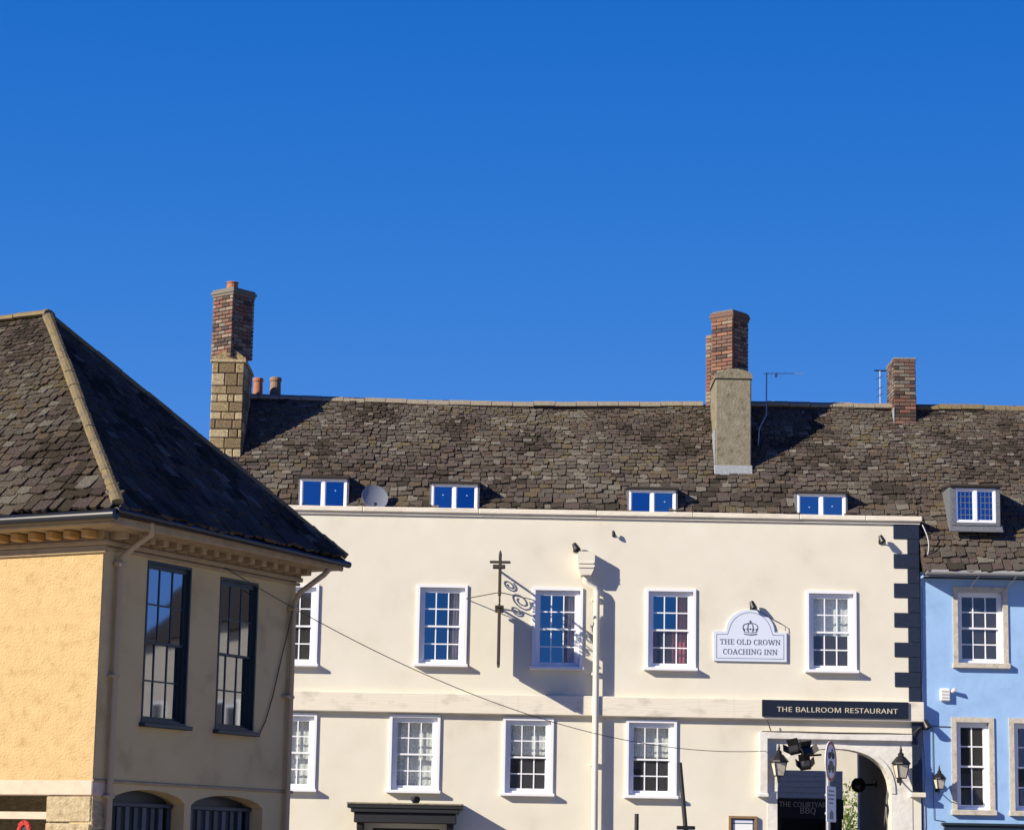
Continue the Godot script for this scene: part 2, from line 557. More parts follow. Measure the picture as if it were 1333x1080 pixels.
func lay_tiles(parent: Node, o: Vector3, u: Vector3, v: Vector3, vlen: float, lim: Callable, hh: Vector2, ww: Vector2, most: int, shown: Callable, hole: Callable, lift: Callable, warm := 0.0, tone := 1.0, tilt := 1.0) -> void:
	var n := u.cross(v).normalized()
	if n.y < 0:
		n = -n
	var rest := S()
	var n_rest := 0
	var singles := 0
	var vv := 0.0
	while vv < vlen - .03:
		var t := vv / vlen
		var h := lerpf(hh.x, hh.y, pow(t, .6)) * rng.randf_range(.93, 1.07)
		var lm: Vector2 = lim.call(vv + h * .3)
		var uu := lm.x - rng.randf_range(0, ww.x)
		while uu < lm.y:
			var w := rng.randf_range(ww.x, ww.y) * lerpf(1.1, .6, pow(t, .6))
			var a := maxf(uu, lm.x)
			var b := minf(uu + w, lm.y)
			uu += w
			if b - a < .05 or hole.call((a + b) / 2, vv + h * .5):
				continue
			var uc := (a + b) / 2
			var th := rng.randf_range(.12, .24) * h + .006
			var len := minf(h * 1.75, maxf(vlen - vv - .02, h * .6))
			var pos: Vector3 = o + u * uc + v * (vv + h * rng.randf_range(-.14, .14)) + n * (float(lift.call(uc, vv)) + th * 1.15 * tilt + rng.randf_range(0, .012))
			var tl := rng.randf_range(-.035, .035)
			var lift2: float = float(lift.call(uc, vv + len)) - float(lift.call(uc, vv))
			var bs := Basis((u + v * tl) * (b - a - rng.randf_range(.004, .02)), (v - u * tl * .3) * len - n * (th * 1.25 * tilt - lift2), n * th)
			var pw: Vector3 = pos
			var pv := patch.get_noise_3d(pw.x * 2.2 + warm, pw.y * 2.2, pw.z * 2.2)
			var ti := int(clampf(5.0 + pv * 10.0 + rng.randf_range(-3.0, 3.0), 0, 11))
			if rng.randf() < .06:
				ti = 11
			var order := [10, 2, 6, 5, 1, 3, 9, 0, 11, 8, 4, 7]
			ti = order[ti]
			var si := rng.randi_range(0, 5)
			if singles < most and shown.call(uc, vv):
				inst("roof_tile", tile_mesh(si, ti, tone), M["tile"], parent, Transform3D(bs, pos))
				singles += 1
			else:
				var c: Color = tile_tints[ti] * rng.randf_range(.85, 1.15) * tone
				for tr in tile_tris(tile_shapes[si]):
					rest.set_color(c)
					tri(rest, pos + bs * tr[0], pos + bs * tr[1], pos + bs * tr[2], pos + bs * Vector3(0, .5, .5))
				n_rest += 1
		vv += h
	if n_rest > 0:
		var m := obj("roof_tiles", rest, "tile", parent)
		m.set_meta("kind", "stuff")
	print("tiles ", singles, " + ", n_rest)

# ridge or hip stones in a row from a to b
func ridge_row(parent: Node, called: String, a: Vector3, b: Vector3, up: Vector3, piece: float, half: float, drop: float, mat: String, sag := 0.0) -> void:
	var ln := a.distance_to(b)
	var k := int(ln / piece)
	for i in k:
		var p := a.lerp(b, (i + .5) / k)
		var t := (i + .5) / k
		p -= up * sag * sin(t * PI)
		var z := (b - a).normalized()
		z = (z - up * (sag * PI / ln) * cos(t * PI)).normalized()
		var x := up.cross(z).normalized()
		var y := z.cross(x)
		var st := S()
		var w := half * rng.randf_range(.92, 1.08)
		var poly := PackedVector2Array([Vector2(-w, -drop), Vector2(-w * .92, -drop + .05), Vector2(-w * .3, .02), Vector2(w * .3, .02), Vector2(w * .92, -drop + .05), Vector2(w, -drop), Vector2(w * .5, -drop - .02), Vector2(-w * .5, -drop - .02)])
		prism(st, poly, -ln / k / 2 + .006, ln / k / 2 - .006, Transform3D(Basis(x, y, z).rotated(z, rng.randf_range(-.05, .05)), p + up * rng.randf_range(-.008, .012)))
		obj(called, st, mat, parent)

# ------------------------------------------------------------------ brickwork
func brick_mesh(w: float) -> ArrayMesh:
	var key := "brick%.3f" % w
	if not cache.has(key):
		var st := S()
		cbox(st, Vector3.ZERO, Vector3(w, .064, .06), .006)
		cache[key] = done(st)
	return cache[key]

func brick_face(parent: Node, o: Vector3, u: Vector3, n: Vector3, width: float, height: float, mats: Array, single := true) -> void:
	var rows := int(height / .0765)
	var per := maxi(1, int(round(width / .225)))
	var bw := width / per
	var merged := {}
	for r in rows:
		var xs := []
		if r % 2 == 0:
			for k in per:
				xs.append([k * bw, (k + 1) * bw])
		else:
			xs.append([0.0, bw / 2])
			for k in per - 1:
				xs.append([(k + .5) * bw, (k + 1.5) * bw])
			xs.append([width - bw / 2, width])
		for q in xs:
			var w: float = q[1] - q[0] - .010
			var c: Vector3 = o + u * ((q[0] + q[1]) / 2) + Vector3.UP * ((r + .5) * height / rows) + n * (-.018 + rng.randf_range(-.003, .005))
			var m: String = mats[rng.randi_range(0, mats.size() - 1)]
			var b := Basis(u, Vector3.UP, n)
			if single:
				inst("brick", brick_mesh(w), M[m], parent, Transform3D(b, c))
			else:
				if not merged.has(m):
					merged[m] = S()
				box(merged[m], c, Vector3(w, .064, .06), b)
	for m in merged:
		var o2 := obj("brickwork", merged[m], m, parent)
		o2.set_meta("kind", "stuff")

# shaft with four brick faces, turned by deg; the two that show get single bricks
func brick_shaft(parent: Node, c: Vector3, sx: float, sz: float, height: float, deg: float, mats: Array, singles: Array) -> void:
	var b := Basis(Vector3.UP, deg_to_rad(deg))
	var core := S()
	box(core, c + Vector3(0, height / 2, 0), Vector3(sx - .044, height, sz - .044), b)
	obj("core", core, "mortar", parent)
	var X := b.x
	var Z := b.z
	var fs := [[c - X * sx / 2 + Z * sz / 2, X, Z, sx], [c + X * sx / 2 + Z * (sz / 2 - .062), -Z, X, sz - .124], [c + X * sx / 2 - Z * sz / 2, -X, -Z, sx], [c - X * sx / 2 - Z * (sz / 2 - .062), Z, -X, sz - .124]]
	for k in 4:
		brick_face(parent, fs[k][0], fs[k][1], fs[k][2], fs[k][3], height, mats, k in singles)

# coursed rubble on one face
func stone_face(parent: Node, o: Vector3, u: Vector3, n: Vector3, width: float, height: float, hmin: float, hmax: float, wmin: float, wmax: float, mats: Array) -> void:
	var y := 0.0
	while y < height - .02:
		var h := minf(rng.randf_range(hmin, hmax), height - y)
		if height - y - h < hmin * .6:
			h = height - y
		var x := 0.0
		while x < width - .01:
			var w := minf(rng.randf_range(wmin, wmax), width - x)
			if width - x - w < wmin * .7:
				w = width - x
			var st := S()
			cbox(st, Vector3.ZERO, Vector3(w - .016, h - .016, .10), .014)
			var b := Basis(u, Vector3.UP, n) * Basis.from_euler(Vector3(rng.randf_range(-.03, .03), rng.randf_range(-.03, .03), rng.randf_range(-.015, .015)))
			obj("stone", st, mats[rng.randi_range(0, mats.size() - 1)], parent, Transform3D(b, o + u * (x + w / 2) + Vector3.UP * (y + h / 2) + n * (-.035 + rng.randf_range(-.008, .01))))
			x += w
		y += h

func lettering(parent: Node, words: String, width: float, centre: Vector3, mat: String, serif := true, bold := 500, stretch := 1.0) -> void:
	var f := SystemFont.new()
	f.font_names = PackedStringArray(["Droid Serif" if serif else "Droid Sans"])
	f.font_weight = bold
	var t := TextMesh.new()
	t.text = words
	t.font = f
	t.font_size = 64
	t.pixel_size = .01
	t.depth = .04
	var bb := t.get_aabb()
	var k := width / bb.size.x
	inst("lettering", t, M[mat], parent, Transform3D(Basis.from_scale(Vector3(k, k * stretch, .15)), centre - Vector3((bb.position.x + bb.size.x / 2) * k, (bb.position.y + bb.size.y / 2) * k * stretch, 0)))

# ------------------------------------------------------------------ scene
func _ready() -> void:
	rng.seed = 20240611
	# camera, sky, sun, exposure
	var cam := Camera3D.new()
	cam.name = "camera"
	cam.fov = 19.155
	cam.near = .1
	cam.far = 3000
	cam.transform = Transform3D(Basis(Vector3.RIGHT, deg_to_rad(10.24)) * Basis(Vector3.BACK, deg_to_rad(1.05)), Vector3(0, 1.6, 0))
	add_child(cam)
	cam.current = true
	var sky_mat := PanoramaSkyMaterial.new()
	sky_mat.panorama = clear_sky()
	var sky := Sky.new()
	sky.sky_material = sky_mat
	var env := Environment.new()
	env.background_mode = Environment.BG_SKY
	env.sky = sky
	env.tonemap_mode = Environment.TONE_MAPPER_LINEAR
	env.tonemap_exposure = EXPOSURE
	env.sdfgi_enabled = true
	env.ssao_enabled = true
	env.ssil_enabled = true
	var we := WorldEnvironment.new()
	we.name = "world_environment"
	we.environment = env
	add_child(we)
	var sun := DirectionalLight3D.new()
	sun.name = "sun"
	sun.light_energy = 1.6
	sun.light_color = Color(1.0, .955, .875)
	sun.light_angular_distance = .5
	sun.shadow_enabled = true
	sun.basis = Basis.looking_at(Vector3(1.68, -.92, -1.0).normalized(), Vector3.UP)
	add_child(sun)

	make_materials()
	make_tiles()
	build_ground()
	build_inn()
	build_blue_house()
	build_town_hall()
	build_courtyard()
	build_neighbours()
	build_inn_fittings()
	build_street()
	print("built")

# clear air: pale near the horizon, deepening to the zenith, the same all round
func clear_sky() -> ImageTexture:
	var img := Image.create(64, 256, false, Image.FORMAT_RGBF)
	for y in 256:
		var e := 90.0 - 180.0 * (y + .5) / 256.0
		var c := Color(.10, .095, .085)
		if e > -1.0:
			var k := maxf(e, 0.0)
			if k > 28.0:
				k = 28.0 + (k - 28.0) * .8
			k = (k - 9.5) / 10.2
			c = Color(.072 * exp(-1.71 * k), .254 * exp(-.547 * k), .73 * exp(-.233 * k))
		c = Color(c.r / EXPOSURE, c.g / EXPOSURE, c.b / EXPOSURE)
		for x in 64:
			img.set_pixel(x, y, c)
	return ImageTexture.create_from_image(img)

func hall_point(x: float, y: float, z: float) -> Vector3:
	return HALL + Basis(Vector3.UP, deg_to_rad(61.6)) * Vector3(x, y, z) * HALL_SIZE

func slab(called: String, mat: String, x0: float, x1: float, y0: float, y1: float, z0: float, z1: float) -> void:
	var st := S()
	bx(st, x0, x1, y0, y1, z0, z1)
	setting(obj(called, st, mat))

func build_ground() -> void:
	slab("ground", "earth", -600, 600, -.5, -.02, -700, 500)
	slab("road", "asphalt", -60, 60, -.018, -.004, 2, 9)
	slab("pavement", "paving", -60, 60, -.019, .11, -47.98, -44.2)
	slab("pavement_far_side", "paving", -60, 60, -.019, .11, 9, 14)
	slab("courtyard_paving", "paving", -6, 20, -.019, .06, -75, -53.0)
	slab("market_place", "setts", -60, 60, -.018, -.004, -44.2, 2)  # unseen ground, surfaced pale as a reflector for the shaded walls

const ROOF_TAN := 1.1918
const ROOF_COS := .6428
const ROOF_SIN := .766

func roof_lift(x: float, v: float) -> float:
	return -.085 * exp(-pow((x - .8) / 3.0, 2.0)) * clampf(v / 4.0, 0, 1) + .03 * sin(x * 1.3) * sin(v * 1.1 + x * .4) + .012 * sin(x * 3.7 + 1.0)

func never(_a: float, _b: float) -> bool:
	return false

func build_inn() -> void:
	var inn := thing("coaching_inn", "cream rendered inn with stone slate roof, white sash windows and dark corner blocks", "inn", at(0, 0, -48))
	var upper := [[-4.70, 6.82], [-1.79, 6.865], [.47, 6.85], [2.685, 6.87], [5.825, 6.885]]
	var lower := [[-4.66, 4.315], [-2.265, 4.325], [-.065, 4.308], [2.325, 4.307]]
	var holes := []
	for w in upper:
		holes.append([w[0] + .03, w[0] + .955, w[1] - 1.59, w[1] - .03])
	for w in lower:
		holes.append([w[0] + .03, w[0] + .955, w[1] - 1.49, w[1] - .03])
	holes.append([-2.55, -1.25, -.1, 2.15])
	var arch := PackedVector2Array([Vector2(5.26, -.2)])
	for k in 25:
		var an := PI - PI * k / 24.0
		arch.append(Vector2(6.36 + 1.10 * signf(cos(an)) * pow(absf(cos(an)), .86), 2.98 + .84 * pow(sin(an), .86)))
	arch.append(Vector2(7.46, -.2))
	csg_wall("wall", "cream_render", inn, -6.25, 8.04, 0, 8.24, -.45, 0, holes, [arch])
	csg_wall("rear_wall", "cream_render", inn, -6.25, 8.04, 0, 7.2, -5.0, -4.6, [[5.2, 7.52, -.1, 4.25]])
	var st := S()
	bx(st, -6.25, -5.85, 0, 7.5, -4.599, -.451)
	obj("gable_wall", st, "cream_render", inn)
	st = S()
	bx(st, 7.62, 8.04, 0, 7.4, -4.599, -.451)
	obj("gable_wall", st, "cream_render", inn)
	# rooms
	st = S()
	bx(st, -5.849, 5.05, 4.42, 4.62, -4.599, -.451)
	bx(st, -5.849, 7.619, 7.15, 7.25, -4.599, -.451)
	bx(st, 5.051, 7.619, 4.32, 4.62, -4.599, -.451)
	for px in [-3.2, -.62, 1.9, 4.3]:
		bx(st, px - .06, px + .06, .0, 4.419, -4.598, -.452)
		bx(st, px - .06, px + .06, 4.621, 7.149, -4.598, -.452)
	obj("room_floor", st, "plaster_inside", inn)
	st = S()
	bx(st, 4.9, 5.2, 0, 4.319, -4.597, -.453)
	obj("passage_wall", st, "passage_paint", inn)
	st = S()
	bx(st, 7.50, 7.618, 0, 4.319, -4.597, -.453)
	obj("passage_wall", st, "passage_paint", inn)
	# coping and string course, in lengths
	var xs := [-6.3, -4.9, -2.9, -.62, 1.7, 3.6, 5.7, 7.0, 8.11]
	for i in xs.size() - 1:
		st = S()
		cbox(st, Vector3((xs[i] + xs[i + 1]) / 2, 8.325, -.18), Vector3(xs[i + 1] - xs[i] - .004, .10, .56), .012, Basis(Vector3.BACK, rng.randf_range(-.003, .003)))
		obj("coping_stone", st, "cream_moulding", inn)
	st = S()
	bx(st, -6.27, 8.07, 8.225, 8.274, -.42, .045)
	obj("parapet_moulding", st, "cream_moulding", inn)
	st = S()
	cbox(st, Vector3(.9, 4.548, .02), Vector3(14.4, .386, .24), .015)
	obj("string_course", st, "string_paint", inn)
	# navy corner blocks, long and short
	var y := 8.222
	for i in 12:
		var hh := .29
		var x0 := 7.55 if i % 2 == 0 else 7.82
		if y - hh < 4.75:
			hh = y - 4.75
		if hh < .05:
			break
		st = S()
		cbox(st, Vector3((x0 + 8.058) / 2, y - hh / 2, -.1), Vector3(8.058 - x0, hh - .004, .24), .008)
		obj("quoin", st, "navy_paint", inn)
		y -= hh
	st = S()
	bx(st, 7.87, 8.06, 3.0, 4.35, -.2, .05)
	obj("corner_strip", st, "navy_paint", inn)
	st = S()
	cbox(st, Vector3(7.96, 2.96, 0), Vector3(.3, .09, .34), .01)
	obj("corner_strip_base", st, "cream_moulding", inn)
	# hood mould over the carriage arch, arch ring
	st = S()
	cbox(st, Vector3(4.985, 3.50, .045), Vector3(.165, 1.2, .16), .012)
	cbox(st, Vector3(6.38, 4.045, .045), Vector3(2.97, .13, .158), .012)
	cbox(st, Vector3(4.975, 2.90, .055), Vector3(.22, .07, .2), .012)
	obj("hood_mould", st, "white_render", inn)
	st = S()
	bx(st, 5.07, 5.259, .1, 3.979, -.1, .012)
	bx(st, 7.461, 7.87, .1, 3.979, -.1, .012)
	var spandrel := PackedVector2Array()
	for k in 25:
		var an := PI - PI * k / 24.0
		spandrel.append(Vector2(6.36 + 1.10 * signf(cos(an)) * pow(absf(cos(an)), .86), 2.98 + .84 * pow(sin(an), .86)))
	spandrel.append(Vector2(7.4605, 3.979))
	spandrel.append(Vector2(5.2595, 3.979))
	prism(st, spandrel, -.1, .012)
	obj("arch_surround", st, "white_render", inn)
	for k in 22:
		var a0 := PI - PI * k / 22.0
		var a1 := PI - PI * (k + 1) / 22.0
		var q := []
		for an in [a0, a1]:
			for r in [1.0, 1.075]:
				q.append(Vector2(6.36 + 1.10 * r * signf(cos(an)) * pow(absf(cos(an)), .86), 2.98 + (.84 + (r - 1) * 1.1) * pow(sin(an), .86)))
		st = S()
		prism(st, PackedVector2Array([q[0], q[1], q[3], q[2]]), -.2, .035)
		obj("arch_stone", st, "white_render", inn)
	# windows
	var mirror_codes := [0, 2, 2, 12, 0]  # which panes get the painted sky reflection
	for i in 5:
		var w: Array = upper[i]
		sash(inn, at(w[0] + .4925, w[1] - 1.61, 0), .985, 1.61, 3, 4, "inn", 0.0, mirror_codes[i])
	for w in lower:
		sash(inn, at(w[0] + .4925, w[1] - 1.51, 0), .985, 1.51, 3, 4)
	build_inn_roof(inn)
	build_inn_chimneys(inn)
	build_porch(inn)
	# rainwater pipe with its hopper
	st = S()
	var hop := PackedVector2Array([Vector2(-.10, 0), Vector2(.10, 0), Vector2(.17, .16), Vector2(.17, .42), Vector2(.13, .46), Vector2(-.13, .46), Vector2(-.17, .42), Vector2(-.17, .16)])
	prism(st, hop, .0, .3, at(1.5, 7.08, 0))
	for yy in [7.22, 7.30]:
		bx(st, 1.35, 1.65, yy, yy + .03, .3, .32)
	obj("rainwater_hopper", st, "cream_render", inn)
	st = S()
	tube(st, [Vector3(1.5, 7.10, .14), Vector3(1.5, 6.98, .14), Vector3(1.55, 6.90, .15), Vector3(1.68, 6.84, .15), Vector3(1.72, 6.76, .15), Vector3(1.72, 6.2, .15), Vector3(1.735, .15, .15)], .062, 10)
	obj("downpipe", st, "cream_render", inn)
	for yy in [6.6, 5.15, 3.4, 1.6]:
		st = S()
		bx(st, 1.63, 1.83, yy, yy + .05, -.01, .075)
		obj("pipe_bracket", st, "cream_render", inn)

func build_inn_roof(inn: Node3D) -> void:
	var roof := node("roof", inn)
	# roof plane through (y 7.238, z 0.5) rising at 50 degrees; tiles start behind the parapet
	var v := Vector3(0, ROOF_SIN, -ROOF_COS)
	var o := Vector3(0, 7.238, .5) + v * 1.38
	var top := 4.97 - 1.38
	var dorm := [[-4.195, -3.262], [-1.575, -.657], [2.36, 3.294], [5.713, 6.677]]
	var hole := func(x: float, vv: float) -> bool:
		for d in dorm:
			if x > d[0] + .05 and x < d[1] - .05 and vv < .55:
				return true
		if x > -6.12 and x < -5.55 and vv > 1.65 and vv < 3.3:
			return true
		if x > 4.2 and x < 4.82 and vv > 1.45 and vv < 3.4:
			return true
		if x > 7.98 and x < 8.3 and vv > 2.95:
			return true
		return false
	var lift := func(x: float, vv: float) -> float: return roof_lift(x, vv + .3)
	lay_tiles(roof, o, Vector3.RIGHT, v, top, func(_v: float) -> Vector2: return Vector2(-6.2, 8.12), Vector2(.18, .07), Vector2(.13, .32), 300, func(x: float, vv: float) -> bool: return x > -5.2 and vv > .1, hole, lift)
	var st := S()
	var n := Vector3(0, ROOF_COS, ROOF_SIN)
	box(st, o + v * (top / 2 - .1) + Vector3(.95, 0, 0) - n * .19, Vector3(14.3, top, .12), Basis(Vector3.RIGHT, v, n))
	var v2 := Vector3(0, ROOF_SIN, ROOF_COS)
	var n2 := Vector3(0, ROOF_COS, -ROOF_SIN)
	var ridge := Vector3(.95, 11.04, -2.70)
	box(st, ridge - v2 * 2.55 - n2 * .08, Vector3(14.3, 5.1, .12), Basis(Vector3.RIGHT, v2, n2))
	obj("roof_boarding", st, "underlay", roof)
	for sd in [-6.0, 7.83]:
		st = S()
		prism(st, PackedVector2Array([Vector2(-.46, 7.2), Vector2(-.46, 8.1), Vector2(-2.70, 10.8), Vector2(-5.6, 7.2)]), -.2, .2, Transform3D(Basis(Vector3(0, 0, 1), Vector3.UP, Vector3(-1, 0, 0)), Vector3(sd, 0, 0)))
		obj("gable_end", st, "cream_render", roof)
	ridge_row(roof, "ridge_tile", Vector3(-6.2, 11.10, -2.72), Vector3(4.0, 11.10, -2.72), Vector3.UP, .44, .15, .09, "ridge_stone", .075)
	ridge_row(roof, "ridge_tile", Vector3(4.9, 11.12, -2.72), Vector3(8.05, 11.13, -2.73), Vector3.UP, .44, .15, .09, "ridge_stone", .0)
	var tops := [9.03, 8.97, 8.925, 8.91]
	for i in 4:
		dormer(inn, Vector3((dorm[i][0] + dorm[i][1]) / 2, tops[i], -.45), dorm[i][1] - dorm[i][0], .72, false)

# top middle of the dormer's front; wide, high
func dormer(parent: Node, p: Vector3, w: float, h: float, leaded: bool) -> void:
	var d := node("dormer", parent, Transform3D(Basis.IDENTITY, p))
	var x := w / 2
	var back := 1.0
	var st := S()
	for s in [-1.0, 1.0]:
		st = S()
		bx(st, s * (x + .002), s * (x + .035), -h, -.02, -back, -.01)
		obj("cheek", st, "lead", d)
	st = S()
	cbox(st, Vector3(0, .035, -.42), Vector3(w + .12, .06, 1.0), .015, Basis(Vector3.RIGHT, .10))
	obj("dormer_roof", st, "underlay", d)
	if leaded:
		st = S()
		ring(st, -x - .02, x + .02, -h, 0, .08, .08, .06, .06, -.1, .02)
		cbox(st, Vector3(0, -h - .05, .02), Vector3(w + .14, .03, .22), .01, Basis(Vector3.RIGHT, .87))
		obj("lead_apron", st, "lead", d)
		x -= .055
		h -= .055
	st = S()
	var fr := .042
	ring(st, -x, x, -h, -.03 if not leaded else -.055, fr, fr, fr, fr, -.09, .0)
	bx(st, -.03, .03, -h + fr, -.03 - fr if not leaded else -.055 - fr, -.085, .004)
	obj("window_frame", st, "upvc", d)
	var y1 := -.03 - fr if not leaded else -.055 - fr
	var y0 := -h + fr
	for s in [-1.0, 1.0]:
		var c := node("casement", d, Transform3D(Basis.IDENTITY, Vector3(s * (x - fr + .03) / 2, (y0 + y1) / 2, -.03)))
		var cw := x - fr - .03
		var ch := y1 - y0
		st = S()
		ring(st, -cw / 2 + .001, cw / 2 - .001, -ch / 2 + .001, ch / 2 - .001, .02, .02, .02, .02, -.03, .012)
		obj("casement_frame", st, "upvc", c)
		st = S()
		bx(st, -cw / 2 + .02, cw / 2 - .02, -ch / 2 + .02, ch / 2 - .02, -.015, -.009)
		inst("pane", done(st), M["film_glass" if rng.randf() < .5 else "film_glass_pale"], c, Transform3D(Basis.from_euler(Vector3(rng.randf_range(-.03, .02), rng.randf_range(-.03, .03), 0)), Vector3.ZERO))
		if leaded:
			st = S()
			for k in range(1, 4):
				var xx := -cw / 2 + cw * k / 4
				bx(st, xx - .006, xx + .006, -ch / 2 + .02, ch / 2 - .02, -.008, -.002)
			for k in range(1, 5):
				var yy := -ch / 2 + ch * k / 5
				bx(st, -cw / 2 + .02, cw / 2 - .02, yy - .006, yy + .006, -.0085, -.003)
			obj("lead_came", st, "lead", c)
		elif rng.randf() < .6:
			st = S()
			box(st, Vector3(rng.randf_range(-.04, .04), ch * rng.randf_range(.1, .2), -.004), Vector3(.028, .022, .002), Basis(Vector3.BACK, rng.randf_range(-.6, .6)))
			obj("sticker", st, "sticker", c)

func build_inn_chimneys(inn: Node3D) -> void:
	var c := node("chimney", inn)
	var st := S()
	# stone stack at the left gable with a diagonal brick shaft
	bx(st, -6.13, -5.54, 8.6, 11.52, -2.9, -1.44)
	obj("core", st, "mortar", c)
	var sm := ["chimney_stone", "chimney_stone", "chimney_stone_brown", "chimney_stone_pale"]
	stone_face(c, Vector3(-6.17, 9.25, -1.40), Vector3.RIGHT, Vector3.BACK, .67, 2.25, .09, .30, .10, .40, sm)
	stone_face(c, Vector3(-5.50, 9.2, -1.45), Vector3.FORWARD, Vector3.RIGHT, 1.4, 2.3, .2, .34, .25, .5, sm)
	st = S()
	cbox(st, Vector3(-5.83, 11.535, -2.15), Vector3(.74, .06, 1.56), .015)
	obj("stone_cap", st, "chimney_stone_pale", c)
	st = S()
	var cap := PackedVector2Array([Vector2(-.35, 0), Vector2(.35, 0), Vector2(.34, .06), Vector2(.14, .20), Vector2(-.16, .18), Vector2(-.34, .07)])
	prism(st, cap, -.72, .70, at(-5.83, 11.56, -2.15))
	obj("flaunching", st, "chimney_stone", c)
	st = S()
	cbox(st, Vector3(-5.83, 9.28, -1.36), Vector3(.82, .12, .3), .03)
	obj("flashing", st, "ridge_stone", c)
	var reds := ["brick_buff", "brick_grey", "brick_brown", "brick_dark", "brick_red", "brick_grey", "brick_brown"]
	brick_shaft(c, Vector3(-5.82, 11.64, -1.80), .60, .60, 1.30, -40, reds, [0, 1])
	var b := Basis(Vector3.UP, deg_to_rad(-40))
	for k in [[12.98, .64, .05], [13.03, .68, .055], [13.085, .63, .05]]:
		st = S()
		cbox(st, Vector3(-5.82, k[0] - .04 + k[2] / 2, -1.80), Vector3(k[1], k[2], k[1]), .008, b)
		obj("corbel_course", st, "brick_grey", c)
	chimney_pot(c, Vector3(-5.86, 13.08, -1.80), .21, .115, "terracotta")
	# pots of a stack behind the ridge
	chimney_pot(c, Vector3(-5.42, 11.0, -3.4), .58, .10, "terracotta")
	chimney_pot(c, Vector3(-5.05, 11.0, -3.4), .60, .115, "pot_buff")
	st = S()
	bx(st, -5.7, -4.85, 9.0, 11.02, -3.7, -3.1)
	obj("rear_stack", st, "mortar", c)

	# cement rendered stack with a diagonal brick shaft
	c = node("chimney", inn)
	st = S()
	cbox(st, Vector3(4.515, 10.30, -1.98), Vector3(.73, 2.06, 1.4), .02)
	obj("rendered_stack", st, "cement_render", c)
	st = S()
	cbox(st, Vector3(4.515, 11.336, -1.98), Vector3(.76, .02, 1.43), .005)
	obj("drip_course", st, "underlay", c)
	st = S()
	prism(st, PackedVector2Array([Vector2(-.385, 0), Vector2(.385, 0), Vector2(.385, .06), Vector2(.33, .14), Vector2(.10, .20), Vector2(-.12, .20), Vector2(-.385, .09)]), -.7, .72, at(4.515, 11.345, -1.98))
	obj("flaunching", st, "cement_render", c)
	st = S()
	cbox(st, Vector3(4.515, 9.40, -1.265), Vector3(.78, .30, .06), .012, Basis(Vector3.RIGHT, -.25))
	bx(st, 4.135, 4.148, 9.3, 10.3, -2.2, -1.29)
	obj("lead_flashing", st, "lead_pale", c)
	brick_shaft(c, Vector3(4.47, 11.40, -1.66), .54, .54, 1.33, -41, ["brick_brown", "brick_red", "brick_orange", "brick_brown", "brick_buff", "brick_dark"], [0, 1])
	b = Basis(Vector3.UP, deg_to_rad(-41))
	for k in [[12.66, .58, .05], [12.71, .61, .06], [12.77, .58, .05]]:
		st = S()
		cbox(st, Vector3(4.47, k[0] - .05 + k[2] / 2, -1.66), Vector3(k[1], k[2], k[1]), .008, b)
		obj("corbel_course", st, "brick_brown", c)
	st = S()
	cbox(st, Vector3(4.47, 12.785, -1.66), Vector3(.52, .03, .52), .008, b)
	obj("cap_slab", st, "lead", c)
	brick_shaft(c, Vector3(4.41, 11.0, -2.65), .50, .50, 1.52, -41, ["brick_red", "brick_buff", "brick_brown"], [])

	# small brick stack on the ridge
	c = node("chimney", inn)
	brick_shaft(c, Vector3(8.20, 10.35, -2.85), .46, .95, .92, 0, ["brick_red", "brick_orange", "brick_brown", "brick_dark"], [0, 3])
	brick_shaft(c, Vector3(8.195, 11.275, -2.85), .455, .94, .765, 0, ["brick_grey", "brick_buff", "brick_grey", "brick_brown", "brick_dark"], [0, 3])
	st = S()
	cbox(st, Vector3(8.20, 12.05, -2.85), Vector3(.49, .04, .98), .012)
	obj("cap_slab", st, "mortar", c)
	st = S()
	cbox(st, Vector3(8.19, 10.50, -2.345), Vector3(.52, .24, .05), .01, Basis(Vector3.RIGHT, -.2))
	bx(st, 7.955, 7.968, 10.3, 11.0, -3.2, -2.35)
	cbox(st, Vector3(8.19, 10.44, -2.18), Vector3(.6, .02, .22), .008, Basis(Vector3.RIGHT, .87))
	obj("lead_flashing", st, "lead_pale", c)

func chimney_pot(parent: Node, p: Vector3, h: float, r: float, mat: String) -> void:
	var st := S()
	lathe(st, [Vector2(r * 1.12, 0), Vector2(r, h * .7), Vector2(r * .97, h * .84), Vector2(r * 1.12, h * .87), Vector2(r * 1.12, h * .97), Vector2(r * .98, h), Vector2(r * .75, h), Vector2(r * .7, h * .6), Vector2(.001, h * .6)], 16, Transform3D(Basis.IDENTITY, p))
	obj("chimney_pot", st, mat, parent)

